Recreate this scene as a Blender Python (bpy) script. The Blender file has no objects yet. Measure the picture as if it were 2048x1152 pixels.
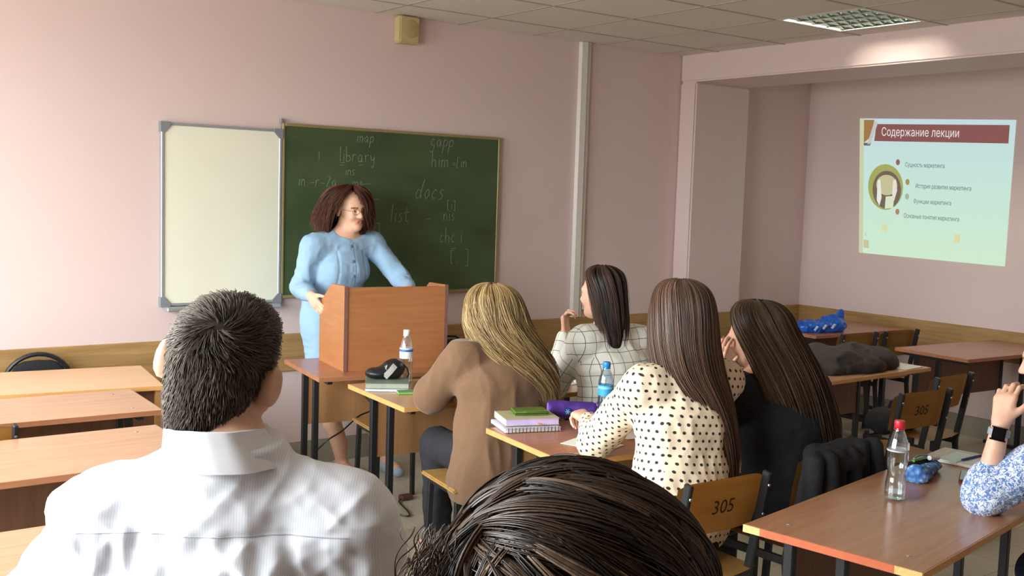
import bpy, bmesh, math, random
import numpy as np
from mathutils import Vector, Matrix
random.seed(7)
SC = bpy.context.scene
COL = SC.collection
PI = math.pi

# ------------------------------------------------------------------ camera
cam_data = bpy.data.cameras.new('camera'); cam = bpy.data.objects.new('camera', cam_data); COL.objects.link(cam)
cam_data.sensor_width = 36.0; cam_data.lens = 36.0 * 2118.4 / 2048.0
cam_data.clip_start = 0.05; cam_data.clip_end = 200
def _cam_matrix(yaw, pitch, roll, loc):
    f = Vector((math.sin(yaw) * math.cos(pitch), math.cos(yaw) * math.cos(pitch), math.sin(pitch)))
    r = Vector((math.cos(yaw), -math.sin(yaw), 0)); u = r.cross(f)
    r2 = r * math.cos(roll) + u * math.sin(roll); u2 = u * math.cos(roll) - r * math.sin(roll)
    m = Matrix((r2, u2, -f)).transposed().to_4x4(); m.translation = loc
    return m
cam.matrix_world = _cam_matrix(0.6358, -0.0903, 0.0318, (-1.8735, -5.7931, 1.6836))
SC.camera = cam

# ------------------------------------------------------------------ world: overcast sky above, dull ground below
world = bpy.data.worlds.new('overcast_sky'); SC.world = world; world.use_nodes = True
nt = world.node_tree; nt.nodes.clear()
_o = nt.nodes.new('ShaderNodeOutputWorld'); _b = nt.nodes.new('ShaderNodeBackground')
_tc = nt.nodes.new('ShaderNodeTexCoord'); _sx = nt.nodes.new('ShaderNodeSeparateXYZ'); _rp = nt.nodes.new('ShaderNodeValToRGB')
_mr = nt.nodes.new('ShaderNodeMapRange'); _mr.inputs[1].default_value = -1; _mr.inputs[2].default_value = 1
nt.links.new(_tc.outputs['Generated'], _sx.inputs[0]); nt.links.new(_sx.outputs['Z'], _mr.inputs[0]); nt.links.new(_mr.outputs[0], _rp.inputs[0])
e = _rp.color_ramp.elements
e[0].position = 0.47; e[0].color = (0.42, 0.41, 0.40, 1); e[1].position = 0.53; e[1].color = (0.95, 0.97, 1.0, 1)
n_ = e.new(1.0); n_.color = (0.76, 0.85, 1.0, 1)
nt.links.new(_rp.outputs[0], _b.inputs[0]); _b.inputs[1].default_value = 29
nt.links.new(_b.outputs[0], _o.inputs[0])

SC.view_settings.view_transform = 'Standard'; SC.view_settings.look = 'None'
SC.view_settings.gamma = 1.0; SC.view_settings.use_curve_mapping = False
SC.view_settings.exposure = 0.0
try:
    SC.cycles.use_denoising = True
    SC.cycles.max_bounces = 8; SC.cycles.diffuse_bounces = 5; SC.cycles.transparent_max_bounces = 16; SC.cycles.adaptive_threshold = 0.02
    SC.cycles.caustics_reflective = False; SC.cycles.caustics_refractive = False
except Exception:
    pass

# room sizes
XL, X1, X2, X3 = -2.75, 3.92, 4.516, 5.453     # window wall, beam face, beam back face, projection wall
YB, YC = -8.2, -0.165                           # back wall, column front
ZC, ZB = 2.743, 2.544                           # ceiling, beam underside
WINDOWS = [(-2.25, -0.45), (-4.55, -2.75)]
WZ0, WZ1 = 0.86, 2.52
for (a, b) in WINDOWS:                          # sampling portals in the window openings
    ld = bpy.data.lights.new('window_daylight', 'AREA'); ld.shape = 'RECTANGLE'; ld.size = b - a; ld.size_y = WZ1 - WZ0
    lo = bpy.data.objects.new('window_daylight', ld); COL.objects.link(lo)
    lo.location = (XL - 0.12, (a + b) / 2, (WZ0 + WZ1) / 2); lo.rotation_euler = (0, -PI / 2, 0)
    lo.rotation_euler = Matrix(((0, 0, -1), (-1, 0, 0), (0, 1, 0))).to_euler()
    try: ld.cycles.is_portal = True
    except Exception: pass

# ------------------------------------------------------------------ materials
def lin(c): return tuple((x / 255.0) ** 2.2 if x > 1 or isinstance(x, int) else x for x in c)
def new_mat(name):
    m = bpy.data.materials.new(name); m.use_nodes = True
    return m, m.node_tree, m.node_tree.nodes['Principled BSDF']
def N(t, k, **kw):
    n = t.nodes.new('ShaderNode' + k)
    for a, v in kw.items(): setattr(n, a, v)
    return n
def ramp(t, fac, stops):
    r = N(t, 'ValToRGB'); el = r.color_ramp.elements
    while len(el) < len(stops): el.new(0.5)
    for q, (p, c) in zip(el, stops): q.position = p; q.color = (*c[:3], 1)
    t.links.new(fac, r.inputs[0]); return r.outputs[0]
def coords(t, scale=(1, 1, 1), kind='Object', rot=(0, 0, 0)):
    tc = N(t, 'TexCoord'); mp = N(t, 'Mapping'); mp.inputs['Scale'].default_value = scale; mp.inputs['Rotation'].default_value = rot
    t.links.new(tc.outputs[kind], mp.inputs[0]); return mp.outputs[0]
def noise(t, vec, scale=5, detail=4, rough=0.5, dist=0):
    n = N(t, 'TexNoise'); n.inputs['Scale'].default_value = scale; n.inputs['Detail'].default_value = detail
    n.inputs['Roughness'].default_value = rough; n.inputs['Distortion'].default_value = dist
    t.links.new(vec, n.inputs['Vector']); return n.outputs['Fac']
def bump(t, b, h, strength=0.2, dist=0.002):
    n = N(t, 'Bump'); n.inputs['Strength'].default_value = strength; n.inputs['Distance'].default_value = dist
    t.links.new(h, n.inputs['Height']); t.links.new(n.outputs[0], b.inputs['Normal'])
def plain(name, c, rough=0.5, var=0.08, scale=30, metal=0.0, spec=0.5, bmp=0.0, stretch=(1, 1, 1), sheen=0.0):
    m, t, b = new_mat(name); c = lin(c)
    f = noise(t, coords(t, stretch), scale, 3)
    t.links.new(ramp(t, f, [(0.3, [x * (1 - var) for x in c]), (0.7, [min(1, x * (1 + var)) for x in c])]), b.inputs['Base Color'])
    b.inputs['Roughness'].default_value = rough; b.inputs['Metallic'].default_value = metal; b.inputs['Specular IOR Level'].default_value = spec
    if sheen: b.inputs['Sheen Weight'].default_value = sheen
    if bmp: bump(t, b, f, bmp, 0.003)
    return m
def wood(name, c1, c2, rough=0.35, stretch=(1.2, 14, 14), scale=3.0, spec=0.5):
    m, t, b = new_mat(name); c1 = lin(c1); c2 = lin(c2)
    v = coords(t, stretch)
    f = noise(t, v, scale, 6, 0.6, 0.6)
    t.links.new(ramp(t, f, [(0.25, c1), (0.75, c2)]), b.inputs['Base Color'])
    b.inputs['Roughness'].default_value = rough; b.inputs['Specular IOR Level'].default_value = spec
    bump(t, b, f, 0.06, 0.001)
    return m
def glow(name, c, s):
    m, t, b = new_mat(name); c = lin(c)
    f = noise(t, coords(t), 12, 2)
    t.links.new(ramp(t, f, [(0.0, [x * 0.97 for x in c]), (1.0, c)]), b.inputs['Emission Color'])
    b.inputs['Base Color'].default_value = (0.05, 0.05, 0.05, 1); b.inputs['Emission Strength'].default_value = s; b.inputs['Roughness'].default_value = 1
    b.inputs['Specular IOR Level'].default_value = 0
    return m
def clear(name, tint=(0.93, 0.97, 0.98), refl=0.35, body=0.05):
    """thin clear plastic or glass: mostly see-through, glossy at grazing angles"""
    m, t, b = new_mat(name); t.nodes.remove(b); out = t.nodes['Material Output']
    tr = N(t, 'BsdfTransparent'); tr.inputs[0].default_value = (*tint, 1)
    gl = N(t, 'BsdfGlossy'); gl.inputs['Roughness'].default_value = 0.06; gl.inputs[0].default_value = (1, 1, 1, 1)
    lw = N(t, 'LayerWeight'); lw.inputs[0].default_value = refl
    f = noise(t, coords(t), 60, 2); ma = N(t, 'Math', operation='MULTIPLY_ADD'); ma.inputs[1].default_value = 0.05; ma.inputs[2].default_value = body
    t.links.new(f, ma.inputs[0]); ad = N(t, 'Math', operation='ADD', use_clamp=True)
    t.links.new(lw.outputs['Facing'], ad.inputs[0]); t.links.new(ma.outputs[0], ad.inputs[1])
    mx = N(t, 'MixShader'); t.links.new(ad.outputs[0], mx.inputs[0]); t.links.new(tr.outputs[0], mx.inputs[1]); t.links.new(gl.outputs[0], mx.inputs[2])
    t.links.new(mx.outputs[0], out.inputs[0])
    return m

def wallpaper(name, c):
    m, t, b = new_mat(name); c = lin(c)
    f = noise(t, coords(t, (1, 1, 1)), 260, 2, 0.5); g = noise(t, coords(t, (60, 60, 1.5)), 5, 2)
    a = N(t, 'Math', operation='ADD'); t.links.new(f, a.inputs[0]); t.links.new(g, a.inputs[1])
    t.links.new(ramp(t, g, [(0.3, [x * 0.97 for x in c]), (0.7, c)]), b.inputs['Base Color'])
    b.inputs['Roughness'].default_value = 0.55; b.inputs['Specular IOR Level'].default_value = 0.3
    bump(t, b, a.outputs[0], 0.10, 0.001)
    return m
M = {}
M['wall'] = wallpaper('pink_wallpaper', (224, 203, 200))
M['ceil'] = plain('ceiling_tile_board', (224, 219, 208), 0.9, 0.06, 180, bmp=0.25)
M['tbar'] = plain('ceiling_rail_paint', (176, 168, 154), 0.5)
M['rail'] = wood('oak_wall_board', (146, 112, 68), (184, 148, 98), 0.45, (1.0, 1.0, 16), 3)
M['skirt'] = plain('skirting_tile', (150, 146, 130), 0.35, 0.05, 8)
M['tile'] = plain('floor_tile', (200, 194, 172), 0.28, 0.06, 4)
M['grout'] = plain('floor_grout', (128, 122, 104), 0.8)
M['white'] = plain('white_paint', (232, 230, 224), 0.45, 0.03)
M['whiteboard'] = plain('whiteboard_enamel', (236, 238, 218), 0.22, 0.02, 3)
M['alu'] = plain('grey_aluminium', (168, 172, 178), 0.35, 0.05, 40, 0.4)
M['plas_grey'] = plain('grey_plastic', (128, 134, 140), 0.5)
M['green'] = plain('green_chalkboard', (72, 88, 60), 0.45, 0.18, 2.5, stretch=(1, 1, 2.0), spec=0.3)
M['brass'] = plain('yellowed_frame', (150, 136, 92), 0.45, 0.06, 30, 0.2)
M['chalk'] = plain('chalk', (126, 136, 114), 0.95, 0.35, 120)
M['desk'] = wood('beech_laminate', (182, 137, 102), (202, 157, 121), 0.27)
M['desk_l'] = wood('pale_beech_laminate', (214, 168, 122), (228, 188, 142), 0.3)
M['desk_r'] = wood('reddish_laminate', (158, 104, 74), (178, 122, 90), 0.27)
M['desk_d'] = wood('brown_beech_laminate', (162, 112, 80), (182, 132, 98), 0.25)
M['edge'] = wood('edge_band', (204, 146, 86), (220, 166, 104), 0.45)
M['edge_red'] = wood('orange_edge_band', (196, 96, 62), (206, 110, 72), 0.45)
M['edge_chip'] = plain('bare_chipboard', (222, 186, 118), 0.8, 0.15, 120)
M['panel'] = wood('panel_laminate', (164, 118, 76), (182, 136, 92), 0.45, (14, 14, 1.2))
M['panel_shaded'] = wood('shaded_panel_laminate', (112, 78, 60), (130, 92, 70), 0.5, (14, 14, 1.2))  # darker copy of the panel laminate; mostly under-desk shade put into the colour
M['podium'] = wood('alder_laminate', (166, 108, 68), (184, 126, 82), 0.35, (1.5, 1.5, 16), 2.5)
M['podium_e'] = plain('podium_edge', (128, 92, 84), 0.5)
M['black'] = plain('black_steel', (40, 40, 42), 0.38, 0.1, 60)
M['blackplastic'] = plain('black_plastic', (26, 26, 28), 0.4, 0.1, 60)
M['fabric_black'] = plain('black_cloth', (34, 34, 36), 0.9, 0.2, 90, bmp=0.3)
M['ply'] = wood('varnished_plywood', (166, 126, 70), (186, 146, 88), 0.32, (1.2, 14, 14), 2)
M['screw'] = plain('steel_screw', (190, 188, 180), 0.3, 0.05, 60, 0.9)
M['print'] = plain('black_stencil_paint', (24, 22, 20), 0.6)
M['cream'] = plain('cream_plastic', (196, 178, 128), 0.5, 0.05)
M['paper'] = plain('white_paper', (232, 232, 226), 0.8, 0.03, 20)
M['paper_c'] = plain('cream_paper', (226, 222, 198), 0.8, 0.05, 20)
M['glass'] = clear('window_glass', (0.96, 0.98, 0.97), 0.10, 0.02)
M['pet'] = clear('clear_bottle_plastic', (0.92, 0.96, 0.97), 0.34, 0.07)
M['water'] = clear('water', (0.88, 0.94, 0.96), 0.2, 0.03)

# ------------------------------------------------------------------ mesh helpers
def link(name, me, m, parent=None, loc=(0, 0, 0), rot=(0, 0, 0)):
    o = bpy.data.objects.new(name, me); COL.objects.link(o)
    if m is not None and len(me.materials) == 0: me.materials.append(m)
    o.location = loc; o.rotation_euler = rot
    if parent is not None: o.parent = parent
    return o
def tag(o, label=None, cat=None, group=None, kind=None):
    if label: o['label'] = label
    if cat: o['category'] = cat
    if group: o['group'] = group
    if kind: o['kind'] = kind
    return o
def empty(name, loc, rz=0.0, label=None, cat=None, group=None):
    o = bpy.data.objects.new(name, None); COL.objects.link(o); o.empty_display_size = 0.1
    o.location = loc; o.rotation_euler = (0, 0, rz)
    return tag(o, label, cat, group)
class G:
    """collects shapes into one mesh"""
    def __init__(s): s.bm = bmesh.new()
    def box(s, lo, hi, bev=0.0, seg=1, mat=None):
        r = bmesh.ops.create_cube(s.bm, size=1.0); vs = r['verts']
        for v in vs: v.co = Vector([lo[i] + (v.co[i] + 0.5) * (hi[i] - lo[i]) for i in range(3)])
        if mat is not None:
            for v in vs: v.co = mat @ v.co
        if bev > 0:
            es = list({e for v in vs for e in v.link_edges})
            bmesh.ops.bevel(s.bm, geom=es, offset=bev, segments=seg, affect='EDGES', clamp_overlap=True)
        return s
    def bar(s, p0, p1, w, d, up=(0, 0, 1), bev=0.0):
        p0 = Vector(p0); p1 = Vector(p1); z = (p1 - p0).normalized(); u = Vector(up)
        if abs(z.dot(u)) > 0.95: u = Vector((0, 1, 0))
        x = u.cross(z).normalized(); y = z.cross(x)
        m = Matrix((x, y, z)).transposed().to_4x4(); m.translation = p0
        return s.box((-w / 2, -d / 2, 0), (w / 2, d / 2, (p1 - p0).length), bev, 1, m)
    def tube(s, pts, r, n=8, closed=False, cap=True):
        pts = [Vector(p) for p in pts]; k = len(pts); rs = r if isinstance(r, (list, tuple)) else [r] * k
        rings = []; prev = None
        for i, p in enumerate(pts):
            a = pts[i - 1] if (i > 0 or closed) else p; b = pts[(i + 1) % k] if (i < k - 1 or closed) else p
            t = (b - a).normalized()
            if prev is None:
                u = Vector((0, 0, 1)) if abs(t.z) < 0.9 else Vector((1, 0, 0)); x = t.cross(u).normalized()
            else:
                x = (prev - t * prev.dot(t)).normalized()
            prev = x; y = t.cross(x)
            rings.append([s.bm.verts.new(p + (x * math.cos(2 * PI * j / n) + y * math.sin(2 * PI * j / n)) * rs[i]) for j in range(n)])
        for i in range(k if closed else k - 1):
            A = rings[i]; B = rings[(i + 1) % k]
            for j in range(n): s.bm.faces.new((A[j], A[(j + 1) % n], B[(j + 1) % n], B[j]))
        if cap and not closed:
            s.bm.faces.new(rings[0][::-1]); s.bm.faces.new(rings[-1])
        return s
    def lathe(s, prof, n=24, c=(0, 0, 0)):
        c = Vector(c); rings = []
        for (r, z) in prof:
            rings.append([s.bm.verts.new(c + Vector((max(r, 1e-4) * math.cos(2 * PI * j / n), max(r, 1e-4) * math.sin(2 * PI * j / n), z))) for j in range(n)])
        for A, B in zip(rings[:-1], rings[1:]):
            for j in range(n): s.bm.faces.new((A[j], A[(j + 1) % n], B[(j + 1) % n], B[j]))
        s.bm.faces.new(rings[0][::-1]); s.bm.faces.new(rings[-1])
        return s
    def prism(s, poly, fn, d0, d1):
        """polygon in 2D swept between depths d0 and d1; fn(u,v,d) gives the point"""
        A = [s.bm.verts.new(fn(u, v, d0)) for u, v in poly]; B = [s.bm.verts.new(fn(u, v, d1)) for u, v in poly]; n = len(poly)
        s.bm.faces.new(A[::-1]); s.bm.faces.new(B)
        for j in range(n): s.bm.faces.new((A[j], A[(j + 1) % n], B[(j + 1) % n], B[j]))
        return s
    def grid(s, fn, nu, nv):
        vs = [[s.bm.verts.new(fn(i / nu, j / nv)) for j in range(nv + 1)] for i in range(nu + 1)]
        for i in range(nu):
            for j in range(nv): s.bm.faces.new((vs[i][j], vs[i + 1][j], vs[i + 1][j + 1], vs[i][j + 1]))
        return s
    def build(s, name, m, parent=None, loc=(0, 0, 0), rot=(0, 0, 0), smooth=False, thick=0.0):
        bm = s.bm
        if thick:
            bmesh.ops.solidify(bm, geom=bm.faces[:], thickness=thick)
        bmesh.ops.recalc_face_normals(bm, faces=bm.faces[:])
        me = bpy.data.meshes.new(name); bm.to_mesh(me); bm.free()
        if smooth:
            for p in me.polygons: p.use_smooth = True
            try: me.set_sharp_from_angle(angle=math.radians(40))
            except Exception: pass
        return link(name, me, m, parent, loc, rot)
def text_mesh(body, size, shear=0.0, bold=0.0):
    """flat lettering: outlines of the built-in font, filled here by the even-odd rule"""
    from mathutils.geometry import delaunay_2d_cdt
    c = bpy.data.curves.new('lettering', 'FONT'); c.size = size; c.shear = shear; c.offset = bold; c.resolution_u = 3; c.fill_mode = 'NONE'
    V, Fc, adv = [], [], 0.0
    o = bpy.data.objects.new('lettering', c); COL.objects.link(o); c.body = body
    bpy.context.view_layer.update()
    src = bpy.data.meshes.new_from_object(o.evaluated_get(bpy.context.evaluated_depsgraph_get()))
    P = [Vector((v.co.x, v.co.y)) for v in src.vertices]; E_ = [tuple(e_.vertices) for e_ in src.edges]
    bpy.data.objects.remove(o); bpy.data.curves.remove(c); bpy.data.meshes.remove(src)
    vo, eo, fo, *_ = delaunay_2d_cdt(P, E_, [], 0, 1e-6)
    A = np.array([P[e_[0]][:] for e_ in E_]); B = np.array([P[e_[1]][:] for e_ in E_]); keep = []
    for f in fo:
        q = sum((Vector(vo[i]) for i in f), Vector((0, 0))) / len(f); up = (A[:, 1] > q.y) != (B[:, 1] > q.y)
        x = A[:, 0] + (q.y - A[:, 1]) / np.where(up, B[:, 1] - A[:, 1], 1) * (B[:, 0] - A[:, 0])
        if (up & (x > q.x)).sum() % 2: keep.append(f)
    me = bpy.data.meshes.new('lettering'); me.from_pydata([(v[0], v[1], 0) for v in vo], [], keep); me.update()
    return me
def structure(o): o['kind'] = 'structure'; return o
def copy_tree(o, parent=None):
    c = o.copy(); COL.objects.link(c)
    if parent is not None: c.parent = parent
    for ch in list(o.children): copy_tree(ch, c)
    return c
# ================================================================== the room
floor = structure(G().box((XL - 0.2, YB - 0.2, -0.12), (X3 + 0.2, 0.2, -0.004)).build('floor', M['grout']))
TS = 0.3; tile_me = None; far = G()
x = XL; cols = int(math.ceil((X3 - XL) / TS)); rows = int(math.ceil(-YB / TS))
single = []
for i in range(cols):
    for j in range(rows):
        x0 = XL + i * TS; y1 = -j * TS
        x1 = min(x0 + TS, X3); y0 = max(y1 - TS, YB)
        full = x1 - x0 > TS - 1e-4 and y1 - y0 > TS - 1e-4
        if full and x0 > -0.1 and y1 > -3.85 and len(single) < 290: single.append((x0, y0))
        else: far.box((x0 + 0.0015, y0 + 0.0015, -0.004), (x1 - 0.0015, y1 - 0.0015, 0.0))
far.build('tile_field', M['tile'], floor)['kind'] = 'stuff'
for (x0, y0) in single:
    if tile_me is None:
        o = G().box((0.0015, 0.0015, -0.004), (TS - 0.0015, TS - 0.0015, 0.0)).build('floor_tile', M['tile'], floor, (x0, y0, 0)); tile_me = o.data
    else: link('floor_tile', tile_me, None, floor, (x0, y0, 0))

structure(G().box((XL - 0.2, 0.0, 0.0), (X3 + 0.2, 0.2, ZC + 0.25)).build('wall_front', M['wall']))
structure(G().box((X3, YB, 0.0), (X3 + 0.2, 0.0, ZC + 0.25)).build('wall_right', M['wall']))
structure(G().box((XL - 0.2, YB - 0.2, 0.0), (X3 + 0.2, YB, ZC + 0.25)).build('wall_back', M['wall']))
g = G(); ys = [0.0]
for (a, b) in WINDOWS: ys += [b, a]
ys.append(YB)
for k in range(0, len(ys), 2): g.box((XL - 0.25, ys[k + 1], 0.0), (XL, ys[k], ZC + 0.25))
for (a, b) in WINDOWS:
    g.box((XL - 0.25, a, 0.0), (XL, b, WZ0)); g.box((XL - 0.25, a, WZ1), (XL, b, ZC + 0.25))
structure(g.build('wall_left', M['wall']))
for k, (a, b) in enumerate(WINDOWS):
    w = empty('window_%d' % (k + 1), (XL - 0.12, (a + b) / 2, WZ0)); structure(w)
    h = WZ1 - WZ0; wd = b - a; f = G()
    for (y0, y1, z0, z1) in ((-wd / 2, wd / 2, 0, .06), (-wd / 2, wd / 2, h - .06, h), (-wd / 2, -wd / 2 + .06, .06, h - .06), (wd / 2 - .06, wd / 2, .06, h - .06), (-.045, .045, .06, h - .06)):
        f.box((-.03, y0, z0), (.03, y1, z1), 0.004)
    f.build('window_frame', M['white'], w)
    for s in (-1, 1):
        c = s * (wd / 4 - .0075)
        G().box((-.004, c - wd / 4 + .0525, .06), (.004, c + wd / 4 - .0525, h - .06)).build('pane', M['glass'], w)
    G().box((.03, -wd / 2 - .04, -.03), (.30, wd / 2 + .04, .0), .006).build('window_sill', M['white'], w)

# ceiling: slab, boards on a metal grid, lamp opening
GX0, GY0 = 1.31 - 0.6 * 7, -0.37
LAMP = (GX0 + 0.6 * 10, GY0 - 0.6 * 2 - 0.6)         # lower-left corner of the lamp cell
ceiling = structure(G().box((XL - 0.2, YB - 0.2, ZC + 0.15), (X3 + 0.2, 0.2, ZC + 0.25)).build('ceiling', M['ceil']))
tile_me = None
gx = [XL] + [GX0 + 0.6 * k for k in range(0, 12) if XL + 0.05 < GX0 + 0.6 * k < X1 - 0.05] + [X1 + 0.001]
gy = [0.0] + [GY0 - 0.6 * k for k in range(0, 14) if GY0 - 0.6 * k > YB + 0.05] + [YB]
for a, b in zip(gx[:-1], gx[1:]):
    for y1, y0 in zip(gy[:-1], gy[1:]):
        if abs(a - LAMP[0]) < 0.02 and abs(y0 - LAMP[1]) < 0.02: continue
        o = G().box((a + .004, y0 + .004, ZC), (b - .004, y1 - .004, ZC + 0.015), 0.003).build('ceiling_tile', M['ceil'], ceiling)
for a in gx[1:-1]: G().box((a - .008, YB, ZC - .003), (a + .008, 0, ZC + .012)).build('ceiling_rail', M['tbar'], ceiling)
for b in gy[1:-1]: G().box((XL, b - .008, ZC - .0035), (X1, b + .008, ZC + .0115)).build('ceiling_rail', M['tbar'], ceiling)
G().box((X2, YB, ZC), (X3, 0, ZC + .015)).build('niche_ceiling', M['ceil'], ceiling)

structure(G().box((X1, YB, ZB), (X2, 0.0, ZC + 0.15), .012, 2).build('ceiling_beam', M['wall']))
structure(G().box((X1, YC, 0.0), (X2, 0.0, ZB), .012, 2).build('wall_column', M['wall']))
RZ0, RZ1, RT = 0.584, 0.807, 0.018
structure(G().box((XL, -RT, RZ0), (X1, 0, RZ1), .003).build('trim_1', M['rail']))
structure(G().box((X1 - RT, YC - RT, RZ0), (X1, 0, RZ1), .003).build('trim_2', M['rail']))
structure(G().box((X1, YC - RT, RZ0), (X2 + RT, YC, RZ1), .003).build('trim_3', M['rail']))
structure(G().box((X2, -RT, RZ0), (X3 - RT, 0, RZ1), .003).build('trim_4', M['rail']))
structure(G().box((X3 - RT, YB, RZ0), (X3, 0, RZ1), .003).build('trim_5', M['rail']))
for nm, lo, hi in (('baseboard_front', (XL, -.012, 0), (X1, 0, .145)), ('baseboard_column', (X1, YC - .012, 0), (X2, YC, .145)), ('baseboard_niche', (X2, -.012, 0), (X3 - .012, 0, .145)), ('baseboard_right', (X3 - .012, YB, 0), (X3, 0, .145))):
    b = structure(G().box(lo, hi).build(nm, M['grout']))
    n = int((hi[0] - lo[0] if hi[0] - lo[0] > .1 else hi[1] - lo[1]) / .3)
    for k in range(n):                                   # the single skirting tiles
        if hi[0] - lo[0] > .1: G().box((lo[0] + k * .3 + .0015, lo[1] - .003, .001), (min(hi[0], lo[0] + k * .3 + .2985), lo[1] + .002, .143)).build('skirting_tile', M['skirt'], b)
        else: G().box((lo[0] - .003, hi[1] - k * .3 - .2985, .001), (lo[0] + .002, hi[1] - k * .3 - .0015, .143)).build('skirting_tile', M['skirt'], b)

# raster lamp in the ceiling
lp = empty('ceiling_lamp', (LAMP[0] + .3, LAMP[1] + .3, ZC), 0, 'square recessed ceiling lamp with shiny louvre cells beside the beam', 'lamp')
g = G(); t = .295
for lo, hi in (((-t, -t, 0), (t, -t + .006, .10)), ((-t, t - .006, 0), (t, t, .10)), ((-t, -t, 0), (-t + .006, t, .10)), ((t - .006, -t, 0), (t, t, .10)), ((-t, -t, .10), (t, t, .106))): g.box(lo, hi)
g.build('housing', M['white'], lp)
g = G()
for lo, hi in (((-.3, -.3, -.004), (.3, -.28, .002)), ((-.3, .28, -.004), (.3, .3, .002)), ((-.3, -.28, -.004), (-.28, .28, .002)), ((.28, -.28, -.004), (.3, .28, .002))): g.box(lo, hi, .001)
g.build('frame', M['white'], lp)
M['louvre'] = plain('mirror_louvre', (196, 216, 208), 0.16, 0.04, 40, 1.0)
M['tube'] = glow('lit_tube', (255, 246, 226), 130.0)
for k in range(4):
    x = -.21 + .14 * k
    G().tube([(x, -.27, .075), (x, .27, .075)], .012, 10).build('fluorescent_tube', M['tube'], lp)
for k in range(5):
    x = -.28 + .14 * k
    G().prism([(x - .002, .002), (x + .002, .002), (x + .007, .016), (x - .007, .016)], lambda u, v, d: Vector((u, d, v)), -.278, .278).build('louvre_blade', M['louvre'], lp)
for k in range(8):
    y = -.245 + .07 * k
    G().prism([(y - .002, .003), (y + .002, .003), (y + .015, .042), (y - .015, .042)], lambda u, v, d: Vector((d, u, v)), -.278, .278).build('louvre_blade', M['louvre'], lp)

# loudspeaker under the ceiling and the white cable trunking
sp = empty('wall_speaker', (1.508, -.045, 2.655), 0, 'small square cream loudspeaker high on the wall under the ceiling', 'loudspeaker')
G().box((-.070, -.03, -.083), (.070, .045, .080), .008, 2).build('cabinet', M['cream'], sp)
G().lathe([(0, 0), (.052, 0), (.055, .003), (.045, .006), (0, .008)], 24).build('speaker_cone', plain('tan_grille', (176, 158, 110), 0.7), sp, (.008, -.030, .005), (PI / 2, 0, 0), True)
ct = empty('cable_trunking', (2.96, -.02, .81), 0, 'white plastic cable trunking running up the wall to the ceiling', 'trunking')
G().box((-.045, -.018, 0), (.012, .02, ZC - .812), .003).build('duct', M['white'], ct)
G().box((.014, -.010, 0), (.045, .02, ZC - .812), .003).build('cover_strip', plain('off_white_strip', (206, 200, 184), .5), ct)
so = G().box((-.03, -.028, 0), (.03, .0, .09), .006).build('wall_socket', M['white'], None, (3.045, -.0005, .86)); tag(so, 'small white wall socket at the foot of the cable trunking', 'socket')

# ================================================================== boards on the front wall
wb = empty('whiteboard', (0, 0, 0), 0, 'white marker board with grey frame and tray left of chalkboard', 'whiteboard')
G().box((.012, -.030, 1.012), (.685, -.004, 1.99)).build('writing_surface', M['whiteboard'], wb)
for lo, hi in (((0, -.036, 1.0), (.018, -.001, 2.0)), ((.679, -.036, 1.0), (.697, -.001, 2.0)), ((.018, -.036, 1.985), (.679, -.001, 2.0)), ((.018, -.036, 1.0), (.679, -.001, 1.016))):
    G().box(lo, hi, .003).build('frame_bar', M['alu'], wb)
for (cx, cz) in ((0, 2), (.697, 2), (0, 1), (.697, 1)):
    sx = 1 if cx < .3 else -1; sz = 1 if cz < 1.5 else -1
    G().prism([(cx - sx * .004, cz - sz * .004), (cx + sx * .05, cz - sz * .004), (cx + sx * .05, cz + sz * .016), (cx + sx * .018, cz + sz * .052), (cx - sx * .004, cz + sz * .052)], lambda u, v, d: Vector((u, d, v)), -.040, -.0005).build('corner_cap', M['plas_grey'], wb)
G().box((.02, -.085, .975), (.68, -.002, .998), .004).build('pen_tray', M['alu'], wb)
cb = empty('chalkboard', (0, 0, 0), 0, 'dark green chalkboard with faint chalk notes behind the lecturer', 'chalkboard')
G().box((.712, -.028, 1.036), (2.235, -.004, 2.026)).build('writing_surface', M['green'], cb)
for lo, hi in (((.70, -.034, 1.02), (.716, -.001, 2.04)), ((2.231, -.034, 1.02), (2.25, -.001, 2.04)), ((.716, -.034, 2.022), (2.231, -.001, 2.04)), ((.716, -.034, 1.02), (2.231, -.001, 1.040))):
    G().box(lo, hi, .003).build('frame_bar', M['brass'], cb)
G().box((.69, -.03, 2.035), (.704, -.001, 2.065), .002).build('hinge', M['plas_grey'], cb)
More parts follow.
